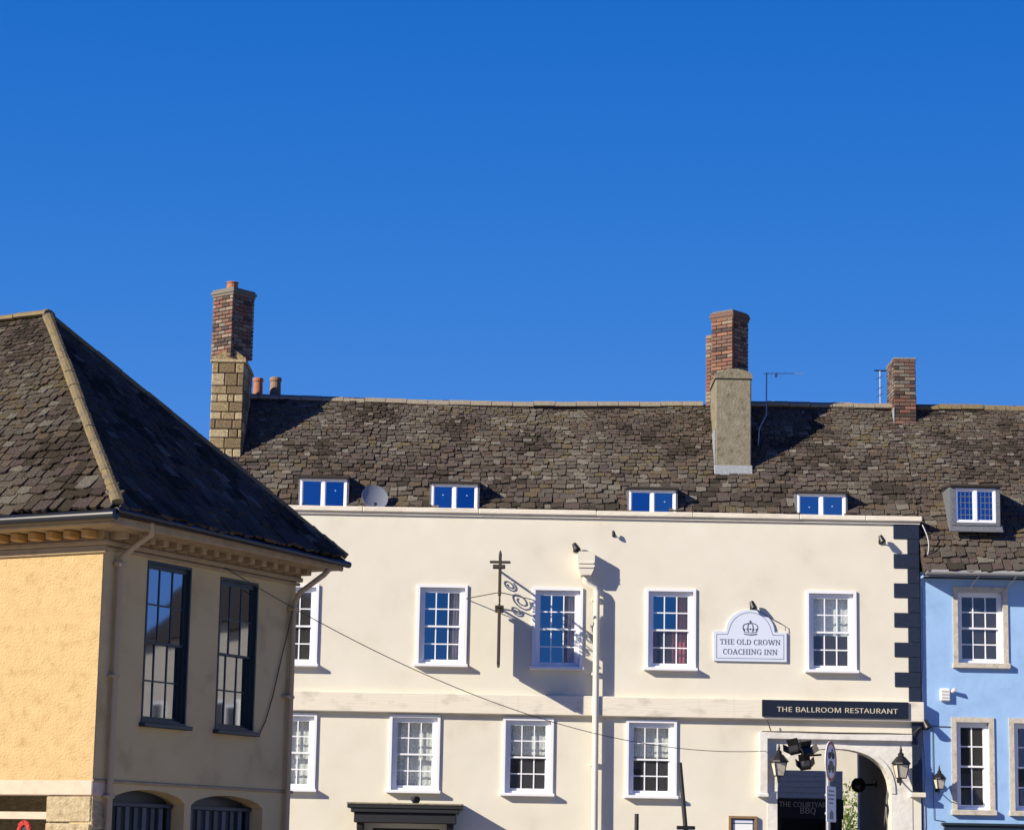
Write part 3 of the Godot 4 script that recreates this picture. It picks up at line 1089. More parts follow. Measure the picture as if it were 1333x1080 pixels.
func build_porch(inn: Node3D) -> void:
	var p := node("porch", inn, at(-1.9, 0, 0))
	var st := S()
	cbox(st, Vector3(0, 2.60, .36), Vector3(2.22, .035, .70), .008)
	obj("porch_top", st, "moss_lead", p)
	st = S()
	cbox(st, Vector3(0, 2.545, .355), Vector3(2.20, .07, .69), .012)
	cbox(st, Vector3(0, 2.47, .345), Vector3(2.06, .075, .67), .012)
	cbox(st, Vector3(0, 2.335, .315), Vector3(1.94, .19, .61), .012)
	obj("porch_cornice", st, "dark_timber", p)
	for s in [-1.0, 1.0]:
		st = S()
		prism(st, PackedVector2Array([Vector2(0, 0), Vector2(.14, .02), Vector2(.2, .25), Vector2(.5, .42), Vector2(.5, .5), Vector2(0, .5)]), -.06, .06, Transform3D(Basis(Vector3(0, 0, 1), Vector3.UP, Vector3(-1, 0, 0)), Vector3(s * .86, 1.735, .005)))
		obj("console_bracket", st, "dark_timber", p)
		st = S()
		cbox(st, Vector3(s * .78, .92, .04), Vector3(.2, 1.64, .1), .012)
		obj("door_pilaster", st, "dark_timber", p)
	st = S()
	bx(st, -.67, .67, 0, 2.2, -.3, -.24)
	for k in [-1.0, 1.0]:
		for yy in [.55, 1.45]:
			bx(st, k * .31 - .22, k * .31 + .22, yy - .38, yy + .38, -.24, -.225)
	obj("door", st, "dark_timber", p)

func build_inn_fittings() -> void:
	var W := -48.0
	# hanging sign on its iron bracket, seen edge on
	var h := thing("hanging_sign", "tall dark pub sign hanging edge-on from a scrolled iron bracket", "sign", at(-.175, 0, W))
	var st := S()
	tube(st, [Vector3(0, 7.15, 0), Vector3(0, 6.9, 1.18)], .022)
	tube(st, [Vector3(0, 6.42, 0), Vector3(0, 6.40, 1.1)], .022)
	tube(st, [Vector3(0, 6.42, 0), Vector3(0, 6.62, .3), Vector3(0, 6.68, .62), Vector3(0, 6.9, 1.16)], .014)
	obj("bracket_arm", st, "rust_iron", h)
	st = S()
	for q in [[.16, 6.98, .10], [.34, 6.80, .15], [.62, 6.88, .11], [.66, 6.66, .13], [.28, 6.56, .09], [.95, 6.80, .12], [1.0, 6.58, .10], [1.25, 6.70, .11], [1.42, 6.82, .08], [1.35, 6.52, .08]]:
		var pts := []
		for k in 22:
			var an: float = TAU * 1.7 * k / 21.0 + q[0] * 3
			var r: float = q[2] * (1.0 - .72 * k / 21.0)
			pts.append(Vector3(.006 * sin(an), q[1] + r * cos(an), q[0] * .74 + r * .8 * sin(an)))
		tube(st, pts, .013, 5)
	obj("scrollwork", st, "rust_iron", h)
	st = S()
	cbox(st, Vector3(0, 6.93, 1.20), Vector3(.06, .78, .06), .01)
	cbox(st, Vector3(0, 7.19, 1.20), Vector3(.40, .05, .05), .012)
	cbox(st, Vector3(-.02, 7.10, 1.20), Vector3(.24, .08, .09), .012)
	lathe(st, [Vector2(.001, 0), Vector2(.035, .02), Vector2(.02, .09), Vector2(.001, .12)], 8, at(0, 7.3, 1.20))
	obj("bracket_head", st, "rust_iron", h)
	st = S()
	for s in [-1.0, 1.0]:
		tube(st, [Vector3(0, 6.62, 1.1), Vector3(s * .66, 6.60, .02)], .010, 5)
	obj("stay_rod", st, "rust_iron", h)
	st = S()
	cbox(st, Vector3(0, 5.80, .65), Vector3(.06, 1.05, .94), .012)
	obj("sign_board", st, "rust_iron", h)
	st = S()
	cbox(st, Vector3(0, 6.345, .65), Vector3(.17, .05, 1.0), .012)
	cbox(st, Vector3(0, 5.262, .65), Vector3(.05, .03, .8), .008)
	obj("sign_frame", st, "rust_iron", h)
	st = S()
	for z in [.3, 1.0]:
		tube(st, [Vector3(0, 6.41, z), Vector3(0, 6.36, z)], .014, 5)
	obj("hanger", st, "rust_iron", h)

	# name board with crown
	var b := thing("name_board", "pale arched name board with a crown emblem high on the cream wall", "sign", at(4.73, 5.475, W))
	var prof := func(inset: float) -> PackedVector2Array:
		var pl := PackedVector2Array([Vector2(-.71 + inset, inset), Vector2(.71 - inset, inset), Vector2(.71 - inset, .575 - inset), Vector2(.475 - inset * .6, .575 - inset)])
		for k in range(1, 16):
			var an := PI * k / 16.0
			pl.append(Vector2((.475 - inset) * cos(an), .575 - inset + (.435) * sin(an)))
		pl.append(Vector2(-.475 + inset * .6, .575 - inset))
		pl.append(Vector2(-.71 + inset, .575 - inset))
		return pl
	st = S()
	prism(st, prof.call(.0), .004, .045)
	obj("board", st, "sign_white", b)
	st = S()
	var edge: PackedVector2Array = prof.call(.055)
	for i in edge.size():
		var e0 := edge[i]
		var e1 := edge[(i + 1) % edge.size()]
		var m := (e0 + e1) / 2
		box(st, Vector3(m.x, m.y, .0455), Vector3(e0.distance_to(e1), .009, .003), Basis(Vector3.BACK, (e1 - e0).angle()))
	obj("border_line", st, "sign_ink", b)
	lettering(b, "THE OLD CROWN", 1.18, Vector3(.0, .375, .046), "sign_ink")
	lettering(b, "COACHING INN", 1.06, Vector3(.0, .185, .046), "sign_ink")
	st = S()
	for yy in [.535, .575]:
		var c1 := []
		for k in 7:
			var t := k / 6.0
			c1.append(Vector3(lerpf(-.125, .125, t), yy - .018 * sin(t * PI), .047))
		tube(st, c1, .010 if yy < .55 else .006, 4)
	for s in [-1.0, -.35, .35, 1.0]:
		var c2 := []
		for k in 9:
			var t := k / 8.0
			c2.append(Vector3(s * (.115 + .075 * sin(t * PI * .62)) * (1.0 - pow(t, 2.2)), .575 + .17 * sin(t * PI * .5), .047))
		tube(st, c2, .008, 4)
	for k in 5:
		var s2 := (k - 2) / 2.0
		box(st, Vector3(s2 * .12, .62 + .01 * (1 - absf(s2)), .047), Vector3(.03, .035, .006), Basis(Vector3.BACK, .785))
	tube(st, [Vector3(0, .735, .047), Vector3(0, .80, .047)], .008, 4)
	tube(st, [Vector3(-.025, .775, .047), Vector3(.025, .775, .047)], .008, 4)
	obj("crown_emblem", st, "sign_ink", b)

	st = S()
	tube(st, [Vector3(.06, 1.05, .06), Vector3(.2, .97, .05), Vector3(.38, .86, .05), Vector3(.58, .76, .05), Vector3(.68, .70, .05), Vector3(.69, .60, .05)], .007, 5)
	obj("lamp_lead", st, "dark_cable", b)
	# restaurant fascia on the string course
	b = thing("fascia_sign", "long dark fascia board with pale capitals above the carriage arch", "sign", at(6.366, 4.405, W + .14))
	st = S()
	cbox(st, Vector3(0, .163, .02), Vector3(2.838, .326, .036), .006)
	obj("board", st, "fascia_navy", b)
	lettering(b, "THE BALLROOM RESTAURANT", 2.34, Vector3(.04, .145, .0395), "sign_gold", false, 400, .74)

	flood_lamp("black bullet floodlight above the rainwater hopper", at(1.30, 7.60, W + .05), 35, .11)
	flood_lamp("small dark floodlight above the pale arched name board", at(4.77, 6.53, W + .05), 20, .10)
	flood_lamp("round floodlight near the dark corner blocks at the parapet", at(7.30, 7.87, W + .05), 25, .10)
	flood_lamp("grey floodlight lying on top of the black door porch", at(-1.72, 2.66, W + .38), 80, .12)
	flood_lamp("small grey fitting just below the parapet above the hopper", at(2.04, 7.90, W + .04), 0, .06)

	wall_lantern("black carriage lantern left of the carriage arch, beside the hood moulding", at(5.26, 3.24, W + .30), 1.0, "lanterns flanking the arch")
	wall_lantern("black carriage lantern right of the carriage arch beside the dark corner strip", at(7.61, 3.24, W + .30), 1.0, "lanterns flanking the arch")

	# cluster of black flood lamps over the arch
	var f := thing("floodlight_cluster", "bulky black cluster of floodlights jutting out over the carriage arch", "floodlight", at(5.72, 3.66, W + .06))
	st = S()
	tube(st, [Vector3(.1, .05, -.05), Vector3(.08, .02, .25), Vector3(-.05, -.02, .4)], .025)
	tube(st, [Vector3(.06, 0, .3), Vector3(.34, .02, .38)], .02)
	tube(st, [Vector3(.02, -.02, .36), Vector3(.1, -.16, .4)], .025)
	obj("arm", st, "black_iron", f)
	for q in [[-.18, .10, .42, -.5, .25], [.05, .06, .44, .3, .2], [.02, -.19, .44, -.15, .15]]:
		var hd := node("lamp_head", f, Transform3D(Basis.from_euler(Vector3(-.5, q[3], q[4])), Vector3(q[0], q[1], q[2])))
		st = S()
		cbox(st, Vector3.ZERO, Vector3(.22, .16, .12), .02)
		obj("housing", st, "black_iron", hd)
		st = S()
		box(st, Vector3(0, .12, .08), Vector3(.22, .015, .16), Basis(Vector3.RIGHT, -.5))
		box(st, Vector3(-.14, 0, .09), Vector3(.015, .15, .15), Basis(Vector3.UP, -.5))
		box(st, Vector3(.14, 0, .09), Vector3(.015, .15, .15), Basis(Vector3.UP, .5))
		obj("visor", st, "black_iron", hd)
		st = S()
		bx(st, -.09, .09, -.06, .06, .0605, .066)
		obj("lens", st, "lamp_lens", hd)

	# satellite dish behind the parapet
	var d := thing("satellite_dish", "grey round satellite dish on the slates between the dormers", "satellite dish", at(-2.71, 8.42, W - .40))
	st = S()
	var pr := []
	for k in 7:
		var r := .27 * k / 6.0
		pr.append(Vector2(maxf(r, .001), r * r * .75))
	for k in range(6, -1, -1):
		var r := .27 * k / 6.0
		pr.append(Vector2(maxf(r, .001), r * r * .75 - .012))
	lathe(st, pr, 24, Transform3D(Basis.from_euler(Vector3(1.25, .35, 0)), Vector3(0, .19, .02)))
	obj("reflector", st, "dish_grey", d)
	st = S()
	tube(st, [Vector3(0, -.1, -.05), Vector3(0, .12, -.05)], .022)
	tube(st, [Vector3(.0, -.02, .03), Vector3(.04, .02, .30)], .012)
	cbox(st, Vector3(.045, .03, .32), Vector3(.06, .05, .08), .01)
	obj("mount", st, "black_iron", d)

	# aerials
	var a := thing("television_aerial", "thin television aerial beside the cement rendered chimney", "aerial", at(5.10, 9.5, W - 1.9))
	st = S()
	tube(st, [Vector3(-.02, .1, .15), Vector3(-.02, .62, .05), Vector3(.0, .92, 0), Vector3(.17, 1.25, -.2), Vector3(.18, 2.14, -.2)], .016)
	obj("mast", st, "steel", a)
	st = S()
	tube(st, [Vector3(.12, 2.12, -.2), Vector3(.95, 2.14, -.2)], .008, 5)
	for k in 9:
		var xx := .2 + k * .085
		tube(st, [Vector3(xx, 2.13, -.35 + k * .01), Vector3(xx, 2.13, -.05 - k * .01)], .004, 4)
	cbox(st, Vector3(.38, 2.08, -.2), Vector3(.05, .07, .05), .008)
	obj("boom", st, "steel", a)
	a = thing("television_aerial", "short mast aerial beside the small brick ridge chimney", "aerial", at(7.79, 11.0, W - 3.1))
	st = S()
	tube(st, [Vector3(0, -.1, 0), Vector3(0, .93, 0)], .014)
	obj("mast", st, "steel", a)
	st = S()
	tube(st, [Vector3(-.12, .93, 0), Vector3(.14, .93, 0)], .016)
	for yy in [.78, .55, .4]:
		tube(st, [Vector3(-.05, yy, -.2), Vector3(.02, yy, .2)], .008, 4)
	obj("boom", st, "black_iron", a)

	# notice board
	b = thing("notice_board", "oak framed menu case with white sheet left of the arch", "notice board", at(4.59, 1.75, W))
	st = S()
	ring(st, -.27, .27, 0, .75, .045, .045, .045, .045, .002, .07)
	obj("frame", st, "oak", b)
	st = S()
	bx(st, -.225, .225, .045, .705, .003, .02)
	obj("backing", st, "sign_ink", b)
	st = S()
	bx(st, -.19, .19, .08, .60, .021, .024)
	obj("menu_sheet", st, "paper", b)
	st = S()
	bx(st, -.19, .19, .62, .68, .021, .024)
	obj("heading_strip", st, "sign_white", b)

	# curtains and blinds in the rooms
	curtain("crimson curtain drawn back in the upper window above the menu case", "curtain_red", 3.36, 5.35, .26, 1.42)
	curtain("crimson curtain edge at the left of the upper window beside the name board", "curtain_red", 2.86, 5.35, .12, 1.42)
	curtain("lilac curtain behind the upper window partly shaded by the sign", "curtain_lilac", 1.28, 5.35, .22, 1.42)
	curtain("pale mauve curtain in the upper window beside the iron bracket", "curtain_lilac", -.98, 5.35, .22, 1.42)
	blind("pale lace hanging full height in the ground window nearest the town hall", -4.17, 2.86, .78, 1.4)
	blind("pale lace hanging full height in the window above the porch", -1.77, 2.86, .80, 1.42)
	blind("pale lace half blind in the lower window between porch and downpipe", .43, 3.60, .80, .68)
	blind("pale lace half blind in the lower window right of the downpipe", 2.82, 3.60, .80, .68)
	blind("pale half blind in the upper window beside the corner blocks", 6.32, 6.02, .80, .82)

func curtain(label: String, mat: String, x: float, y: float, w: float, h: float) -> void:
	var st := S()
	st.set_smooth_group(1)
	var n := 28
	for i in n:
		var p := []
		for k in [i, i + 1]:
			var t := float(k) / n
			p.append(Vector3(-w / 2 + w * t, 0, .022 * sin(t * 24.0) + .012 * sin(t * 51.0)))
		for j in 4:
			var ya := h * j / 4.0
			var yb := h * (j + 1) / 4.0
			var sa := 1.0 + .10 * sin(j * 1.1)
			var sb := 1.0 + .10 * sin((j + 1) * 1.1)
			qd(st, Vector3(p[0].x * sa, ya, p[0].z), Vector3(p[1].x * sa, ya, p[1].z), Vector3(p[1].x * sb, yb, p[1].z), Vector3(p[0].x * sb, yb, p[0].z), Vector3(p[0].x, ya, -1))
	tag(obj("curtain", st, mat, self, at(x, y, -48.27)), label, "curtain")

func blind(label: String, x: float, y: float, w: float, h: float) -> void:
	var st := S()
	st.set_smooth_group(1)
	var n := 24
	for i in n:
		var a := -w / 2 + w * i / n
		var b := -w / 2 + w * (i + 1) / n
		qd(st, Vector3(a, 0, .008 * sin(a * 60)), Vector3(b, 0, .008 * sin(b * 60)), Vector3(b, h, .008 * sin(b * 60)), Vector3(a, h, .008 * sin(a * 60)), Vector3(a, 0, -1))
	tag(obj("lace_blind", st, "lace", self, at(x, y, -48.26)), label, "blind")

func flood_lamp(label: String, xf: Transform3D, pitch: float, s: float) -> void:
	var f := thing("floodlight", label, "floodlight", xf)
	var st := S()
	cbox(st, Vector3(0, 0, -.03), Vector3(s * .9, s * .9, .035), .006)
	tube(st, [Vector3(0, 0, -.02), Vector3(0, .02, s * .9)], s * .16)
	obj("mount", st, "black_iron", f)
	st = S()
	lathe(st, [Vector2(.001, -s * .9), Vector2(s * .4, -s * .8), Vector2(s * .55, 0), Vector2(s * .62, s * .6), Vector2(s * .52, s * .6), Vector2(s * .45, s * .45), Vector2(.001, s * .45)], 14, Transform3D(Basis.from_euler(Vector3(deg_to_rad(180 - pitch), .3, -.25)), Vector3(0, .03, s * 1.1)))
	obj("lamp_head", st, "black_iron", f)

func wall_lantern(label: String, xf: Transform3D, k: float, group := "") -> void:
	var f := thing("wall_lantern", label, "lantern", xf, group)
	var st := S()
	# cage: four glass sides that widen upwards
	var lo := .075 * k
	var hi := .12 * k
	var y0 := .03 * k
	var y1 := .29 * k
	for q in 4:
		var b := Basis(Vector3.UP, q * PI / 2 + .2)
		tube(st, [b * Vector3(lo, y0, lo), b * Vector3(hi, y1, hi)], .011 * k, 5)
		tube(st, [b * Vector3(lo, y0, lo), b * Vector3(-lo, y0, lo)], .011 * k, 5)
		tube(st, [b * Vector3(hi, y1, hi), b * Vector3(-hi, y1, hi)], .014 * k, 5)
	obj("cage", st, "black_iron", f)
	for q in 4:
		var b2 := Basis(Vector3.UP, q * PI / 2 + .2)
		st = S()
		qd(st, b2 * Vector3(-lo, y0, lo), b2 * Vector3(lo, y0, lo), b2 * Vector3(hi, y1, hi), b2 * Vector3(-hi, y1, hi), Vector3(0, .1, 0))
		obj("pane", st, "lantern_glass", f)
	st = S()
	lathe(st, [Vector2(.001, y1 + .01), Vector2(.19 * k, y1 + .005), Vector2(.185 * k, y1 + .03 * k), Vector2(.09 * k, y1 + .14 * k), Vector2(.055 * k, y1 + .16 * k), Vector2(.06 * k, y1 + .20 * k), Vector2(.02 * k, y1 + .24 * k), Vector2(.03 * k, y1 + .27 * k), Vector2(.006, y1 + .36 * k), Vector2(.001, y1 + .37 * k)], 8)
	obj("cap", st, "black_iron", f)
	st = S()
	tube(st, [Vector3(0, y0, 0), Vector3(0, -.06 * k, -.02), Vector3(0, -.10 * k, -.12), Vector3(0, -.02 * k, -.22), Vector3(0, .06 * k, -.29)], .014 * k, 6)
	cbox(st, Vector3(0, .05 * k, -.285), Vector3(.08, .2 * k, .02), .005)
	obj("bracket", st, "black_iron", f)

# ------------------------------------------------------------------ blue house
func build_blue_house() -> void:
	var h := thing("blue_house", "sky blue rendered house with stone slate roof and stone framed windows", "house", at(8.08, 0, -48.06))
	var X := -8.08
	var holes := [[8.80 + X, 9.70 + X, 5.53, 6.93], [8.74 + X, 9.39 + X, 2.70, 4.385], [9.86 + X, 10.51 + X, 2.70, 4.385], [10.55 + X, 11.45 + X, 5.53, 6.93]]
	csg_wall("wall", "blue_render", h, .0, 4.6, 0, 7.3, -.4, 0, holes)
	var st := S()
	bx(st, .0, 4.6, 0, 7.2, -5.0, -4.6)
	bx(st, 4.3, 4.6, 0, 7.2, -4.599, -.401)
	obj("rear_wall", st, "blue_render", h)
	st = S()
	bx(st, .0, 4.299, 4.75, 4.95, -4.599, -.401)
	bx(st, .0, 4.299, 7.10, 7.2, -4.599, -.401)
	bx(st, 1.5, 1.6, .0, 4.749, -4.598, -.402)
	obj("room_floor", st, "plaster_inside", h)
	for i in holes.size():
		var q: Array = holes[i]
		var cols := 3 if q[1] - q[0] > .8 else 2
		var w := sash(h, at((q[0] + q[1]) / 2, q[2], .0), q[1] - q[0] - .004, q[3] - q[2] - .004, cols, 4, "blue")
		st = S()
		var e := .09
		var x: float = (q[1] - q[0]) / 2
		var hh: float = q[3] - q[2]
		bx(st, -x - e, -x + .006, -.002, hh + e, -.05, .03)
		bx(st, x - .006, x + e, -.002, hh + e, -.05, .03)
		bx(st, -x + .006, x - .006, hh - .006, hh + e, -.05, .03)
		obj("stone_surround", st, "stone_grey", w)
		st = S()
		cbox(st, Vector3(0, -.055, -.02), Vector3(2 * x + 2 * e + .05, .105, .24), .01)
		obj("stone_sill", st, "stone_grey", w)
	# eaves
	st = S()
	bx(st, .0, 4.6, 7.16, 7.20, .001, .48)
	obj("soffit", st, "blue_render", h)
	st = S()
	tube(st, [Vector3(.02, 7.235, .565), Vector3(4.6, 7.235, .565)], .055, 10)
	obj("gutter", st, "grey_plastic", h)
	for k in 5:
		st = S()
		tube(st, [Vector3(1.05 + k * .72, 7.17, .56), Vector3(.99 + k * .72, 7.04, .05), Vector3(.99 + k * .72, 6.98, .0)], .012, 5)
		obj("gutter_bracket", st, "pale_cable", h)
	# roof
	var roof := node("roof", h)
	var v := Vector3(0, ROOF_SIN, -ROOF_COS)
	var o := Vector3(0, 7.238, .56)
	var top := 5.04
	var hole := func(x: float, vv: float) -> bool: return x > .72 and x < 1.50 and vv > 1.35 and vv < 2.2
	lay_tiles(roof, o, Vector3.RIGHT, v, top, func(vv: float) -> Vector2: return Vector2(-.02 if vv < 1.3 else .04, 4.6), Vector2(.19, .07), Vector2(.13, .32), 270, func(x: float, _v: float) -> bool: return x < 2.7, hole, func(x: float, vv: float) -> float: return roof_lift(x + 8.08, vv - 1.08), 9.0)
	st = S()
	var n := Vector3(0, ROOF_COS, ROOF_SIN)
	box(st, o + v * (top / 2) + Vector3(2.3, 0, 0) - n * .12, Vector3(4.6, top, .12), Basis(Vector3.RIGHT, v, n))
	var v2 := Vector3(0, ROOF_SIN, ROOF_COS)
	var n2 := Vector3(0, ROOF_COS, -ROOF_SIN)
	box(st, Vector3(2.3, 11.06, -2.66) - v2 * 2.55 - n2 * .08, Vector3(4.6, 5.1, .12), Basis(Vector3.RIGHT, v2, n2))
	obj("roof_boarding", st, "underlay", roof)
	ridge_row(roof, "ridge_tile", Vector3(.4, 11.13, -2.68), Vector3(4.6, 11.15, -2.68), Vector3.UP, .46, .16, .10, "hip_mortar")
	dormer(h, Vector3(9.17 + X, 9.02, .10), .92, .80, true)

	# things on the wall
	var a := thing("alarm_box", "white alarm box with small camera on the blue wall", "alarm box", at(8.53, 4.90, -48.06))
	var st2 := S()
	cbox(st2, Vector3(0, 0, .045), Vector3(.2, .25, .088), .02)
	obj("case", st2, "alarm_white", a)
	st2 = S()
	for yy in [.06, .0, -.06]:
		bx(st2, -.07, .07, yy - .008, yy + .008, .089, .093)
	obj("grille", st2, "grey_plastic", a)
	st2 = S()
	tube(st2, [Vector3(.1, .07, .05), Vector3(.16, .09, .08)], .012)
	lathe(st2, [Vector2(.001, -.07), Vector2(.035, -.065), Vector2(.04, .05), Vector2(.001, .055)], 10, Transform3D(Basis.from_euler(Vector3(1.2, .4, 0)), Vector3(.17, .09, .1)))
	obj("camera", st2, "alarm_white", a)
	wall_lantern("small black lantern on the blue wall left of the tall window", at(8.36, 3.06, -47.78), .72)
	flood_lamp("white topped floodlight at the corner of the blue house", at(8.14, 4.27, -48.0), 30, .12)
	a = thing("shop_fascia", "dark blue shop fascia board at the foot of the blue wall", "sign", at(9.35, 1.95, -48.06))
	st2 = S()
	cbox(st2, Vector3(0, .22, .045), Vector3(1.75, .45, .088), .01)
	obj("board", st2, "teal_board", a)
	st2 = S()
	cbox(st2, Vector3(0, .47, .07), Vector3(1.85, .05, .14), .01)
	obj("cornice", st2, "teal_paint", a)
	var cb := S()
	var pts := []
	for k in 16:
		pts.append(Vector3(8.115 + .012 * sin(k * 1.9) + .02 * sin(k * .7), 7.0 - k * .33, -48.045))
	tube(cb, pts, .009, 5)
	tag(obj("wall_cable", cb, "pale_cable"), "pale cable running down the corner of the blue wall", "cable")
	cb = S()
	tube(cb, [Vector3(8.20, 4.30, -48.045), Vector3(8.30, 4.29, -48.045), Vector3(8.64, 4.285, -48.045)], .008, 5)
	tube(cb, [Vector3(8.28, 4.29, -48.045), Vector3(8.285, 3.4, -48.045), Vector3(8.29, 2.5, -48.045), Vector3(8.5, 2.47, -48.045)], .006, 5)
	tag(obj("wall_cable", cb, "dark_cable"), "thin cable branching from the blue house floodlight towards the lantern", "cable")
	cb = S()
	var p2 := []
	for k in 9:
		var t := k / 8.0
		p2.append(Vector3(8.10 + .10 * sin(t * PI), 8.20 - t * .85, -47.84 + .3 * sin(t * PI) * .4))
	tube(cb, p2, .011, 5)
	tag(obj("hanging_cable", cb, "pale_cable"), "pale cable looping down from the parapet end to the blue house eaves", "cable")

# ------------------------------------------------------------------ town hall
func build_town_hall() -> void:
	var th := thing("town_hall", "ochre roughcast town hall with steep hipped slate roof and dark teal windows", "town hall", Transform3D(Basis(Vector3.UP, deg_to_rad(61.6)).scaled(Vector3.ONE * HALL_SIZE), HALL))
	var LX := 4.88
	var LZ := 7.7
	var holes := [[1.028, 2.098, 3.41, 5.71], [2.835, 3.84, 3.41, 5.665]]
	var arches := []
	for a in [[.42, 2.16, 2.30, 2.47], [2.32, 4.17, 2.285, 2.45]]:
		var pl := PackedVector2Array([Vector2(a[0], -.4)])
		for k in 17:
			var t := k / 16.0
			pl.append(Vector2(lerpf(a[0], a[1], t), a[2] + (a[3] - a[2]) * pow(sin(t * PI), .55)))
		pl.append(Vector2(a[1], -.4))
		arches.append(pl)
	csg_wall("shaded_wall", "hall_render", th, .02, LX, -.18, 6.0, -.38, 0, holes, arches)
	# sunlit front: upper wall over an open ground floor; stone piers
	var st := S()
	bx(st, .0, .38, 2.40, 6.0, -LZ, -.381)
	bx(st, .0, .019, 2.40, 6.0, -.381, -.001)
	obj("sunlit_wall", st, "roughcast", th)
	st = S()
	bx(st, LX - .38, LX - .001, -.18, 6.0, -LZ, -.381)
	bx(st, .381, LX - .381, -.18, 6.0, -LZ, -LZ + .3)
	obj("rear_wall", st, "pier_stone", th)
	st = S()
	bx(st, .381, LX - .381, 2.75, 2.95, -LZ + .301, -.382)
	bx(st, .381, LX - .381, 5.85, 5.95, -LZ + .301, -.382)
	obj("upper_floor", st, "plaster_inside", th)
	st = S()
	cbox(st, Vector3(.18, 2.458, -LZ / 2), Vector3(.41, .205, LZ + .03), .012)
	obj("band_course", st, "band_pink", th)
	st = S()
	cbox(st, Vector3(LX / 2 + .04, 2.556, .0), Vector3(LX + .1, .045, .05), .01)
	obj("band_course", st, "hall_trim", th)
	for z in [-.02, -3.4, -6.9]:
		var pier := node("pier", th)
		st = S()
		bx(st, .04, .36, -.18, 2.355, z - .74, z - .02)
		obj("core", st, "mortar", pier)
		if z > -1:
			stone_face(pier, Vector3(.0, -.17, z - .76), Vector3.BACK, Vector3.LEFT, .775, 2.52, .22, .42, .28, .75, ["pier_stone"])
			stone_face(pier, Vector3(.01, -.17, z + .012), Vector3.RIGHT, Vector3.BACK, .38, 2.47, .3, .42, .38, .4, ["pier_stone"])
		else:
			st = S()
			cbox(st, Vector3(.2, 1.09, z - .38), Vector3(.42, 2.52, .78), .03)
			obj("pier_block", st, "pier_stone", pier)
	st = S()
	bx(st, .1, .22, 2.03, 2.13, -3.2, -.82)
	obj("cross_rail", st, "band_pink", th)
	# windows
	for q in holes:
		sash(th, at((q[0] + q[1]) / 2, q[2], .0), q[1] - q[0] - .012, q[3] - q[2] - .012, 3, 4, "hall")
	# boards behind the arches
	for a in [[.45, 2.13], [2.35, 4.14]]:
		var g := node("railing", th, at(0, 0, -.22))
		st = S()
		bx(st, a[0] - .02, a[1] + .02, 2.235, 2.285, -.03, .03)
		obj("rail", st, "teal_board", g)
		st = S()
		bx(st, a[0] - .02, a[1] + .02, .25, .31, -.03, .03)
		obj("rail", st, "teal_board", g)
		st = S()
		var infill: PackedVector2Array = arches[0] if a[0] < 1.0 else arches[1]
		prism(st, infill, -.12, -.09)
		obj("added_arch_panel", st, "teal_paint", g)  # added panel, its dark paint stands in for undercroft shade
		var n := 9
		for k in n:
			var xx: float = lerpf(a[0] + .05, a[1] - .05, k / float(n - 1))
			st = S()
			cbox(st, Vector3(xx, 1.24, 0), Vector3(.095, 1.98, .03), .005)
			obj("board", st, "teal_board" if k % 2 == 0 else "grey_board", g)
	# cornice
	var cor := node("cornice", th)
	st = S()
	cbox(st, Vector3(LX / 2 + .02, 5.835, .03), Vector3(LX + .14, .07, .10), .015)
	cbox(st, Vector3(LX / 2 + .02, 5.765, .015), Vector3(LX + .10, .05, .06), .015)
	bx(st, -.52, LX + .42, 6.002, 6.032, .0, .52)
	cbox(st, Vector3(LX / 2 - .04, 6.06, .55), Vector3(LX + 1.02, .13, .06), .02)
	bx(st, -.07, LX + .07, 5.87, 6.0, -.1, .045)
	obj("cornice_moulding", st, "hall_trim", cor)
	st = S()
	cbox(st, Vector3(-.03, 5.835, -LZ / 2 + .03), Vector3(.10, .07, LZ + .16), .015)
	cbox(st, Vector3(-.015, 5.745, -LZ / 2 + .02), Vector3(.06, .11, LZ + .10), .012)
	bx(st, -.53, .0, 6.0, 6.031, -LZ, .5)
	cbox(st, Vector3(-.55, 6.061, -LZ / 2 + .28), Vector3(.06, .13, LZ + .56), .02)
	bx(st, -.046, .05, 5.87, 6.0, -LZ, -.11)
	obj("cornice_moulding", st, "hall_trim", cor)
	for k in 16:
		st = S()
		cbox(st, Vector3(.12 + k * .312, 5.94, .17), Vector3(.12, .11, .26), .012)
		obj("modillion", st, "hall_trim", cor)
	for k in 12:
		st = S()
		cbox(st, Vector3(-.17, 5.94, -.12 - k * .312), Vector3(.25, .11, .12), .012)
		obj("modillion", st, "modillion_ochre", cor)
	# gutters and pipes
	st = S()
	tube(st, [Vector3(-.6, 6.17, .65), Vector3(LX + .5, 6.10, .65)], .052, 10)
	obj("gutter", st, "black_gutter", th)
	st = S()
	tube(st, [Vector3(-.63, 6.12, .67), Vector3(-.63, 6.12, -LZ)], .08, 10)
	obj("gutter", st, "black_gutter", th)
	st = S()
	tube(st, [Vector3(.30, 6.12, .57), Vector3(.34, 5.96, .56), Vector3(.38, 5.85, .30), Vector3(.30, 5.66, .10), Vector3(.29, 5.5, .08), Vector3(.29, -.17, .08)], .045, 8)
	cbox(st, Vector3(.29, 5.56, .08), Vector3(.15, .07, .12), .01)
	cbox(st, Vector3(.29, 4.0, .06), Vector3(.16, .05, .11), .01)
	cbox(st, Vector3(.29, 2.35, .06), Vector3(.16, .05, .11), .01)
	obj("downpipe", st, "brown_pipe", th)
	st = S()
	tube(st, [Vector3(LX + .1, 6.0, .55), Vector3(LX + .02, 5.9, .5), Vector3(LX - .12, 5.62, .16), Vector3(LX - .16, 5.42, .08), Vector3(LX - .16, -.17, .08)], .045, 8)
	cbox(st, Vector3(LX - .16, 5.36, .08), Vector3(.15, .07, .12), .01)
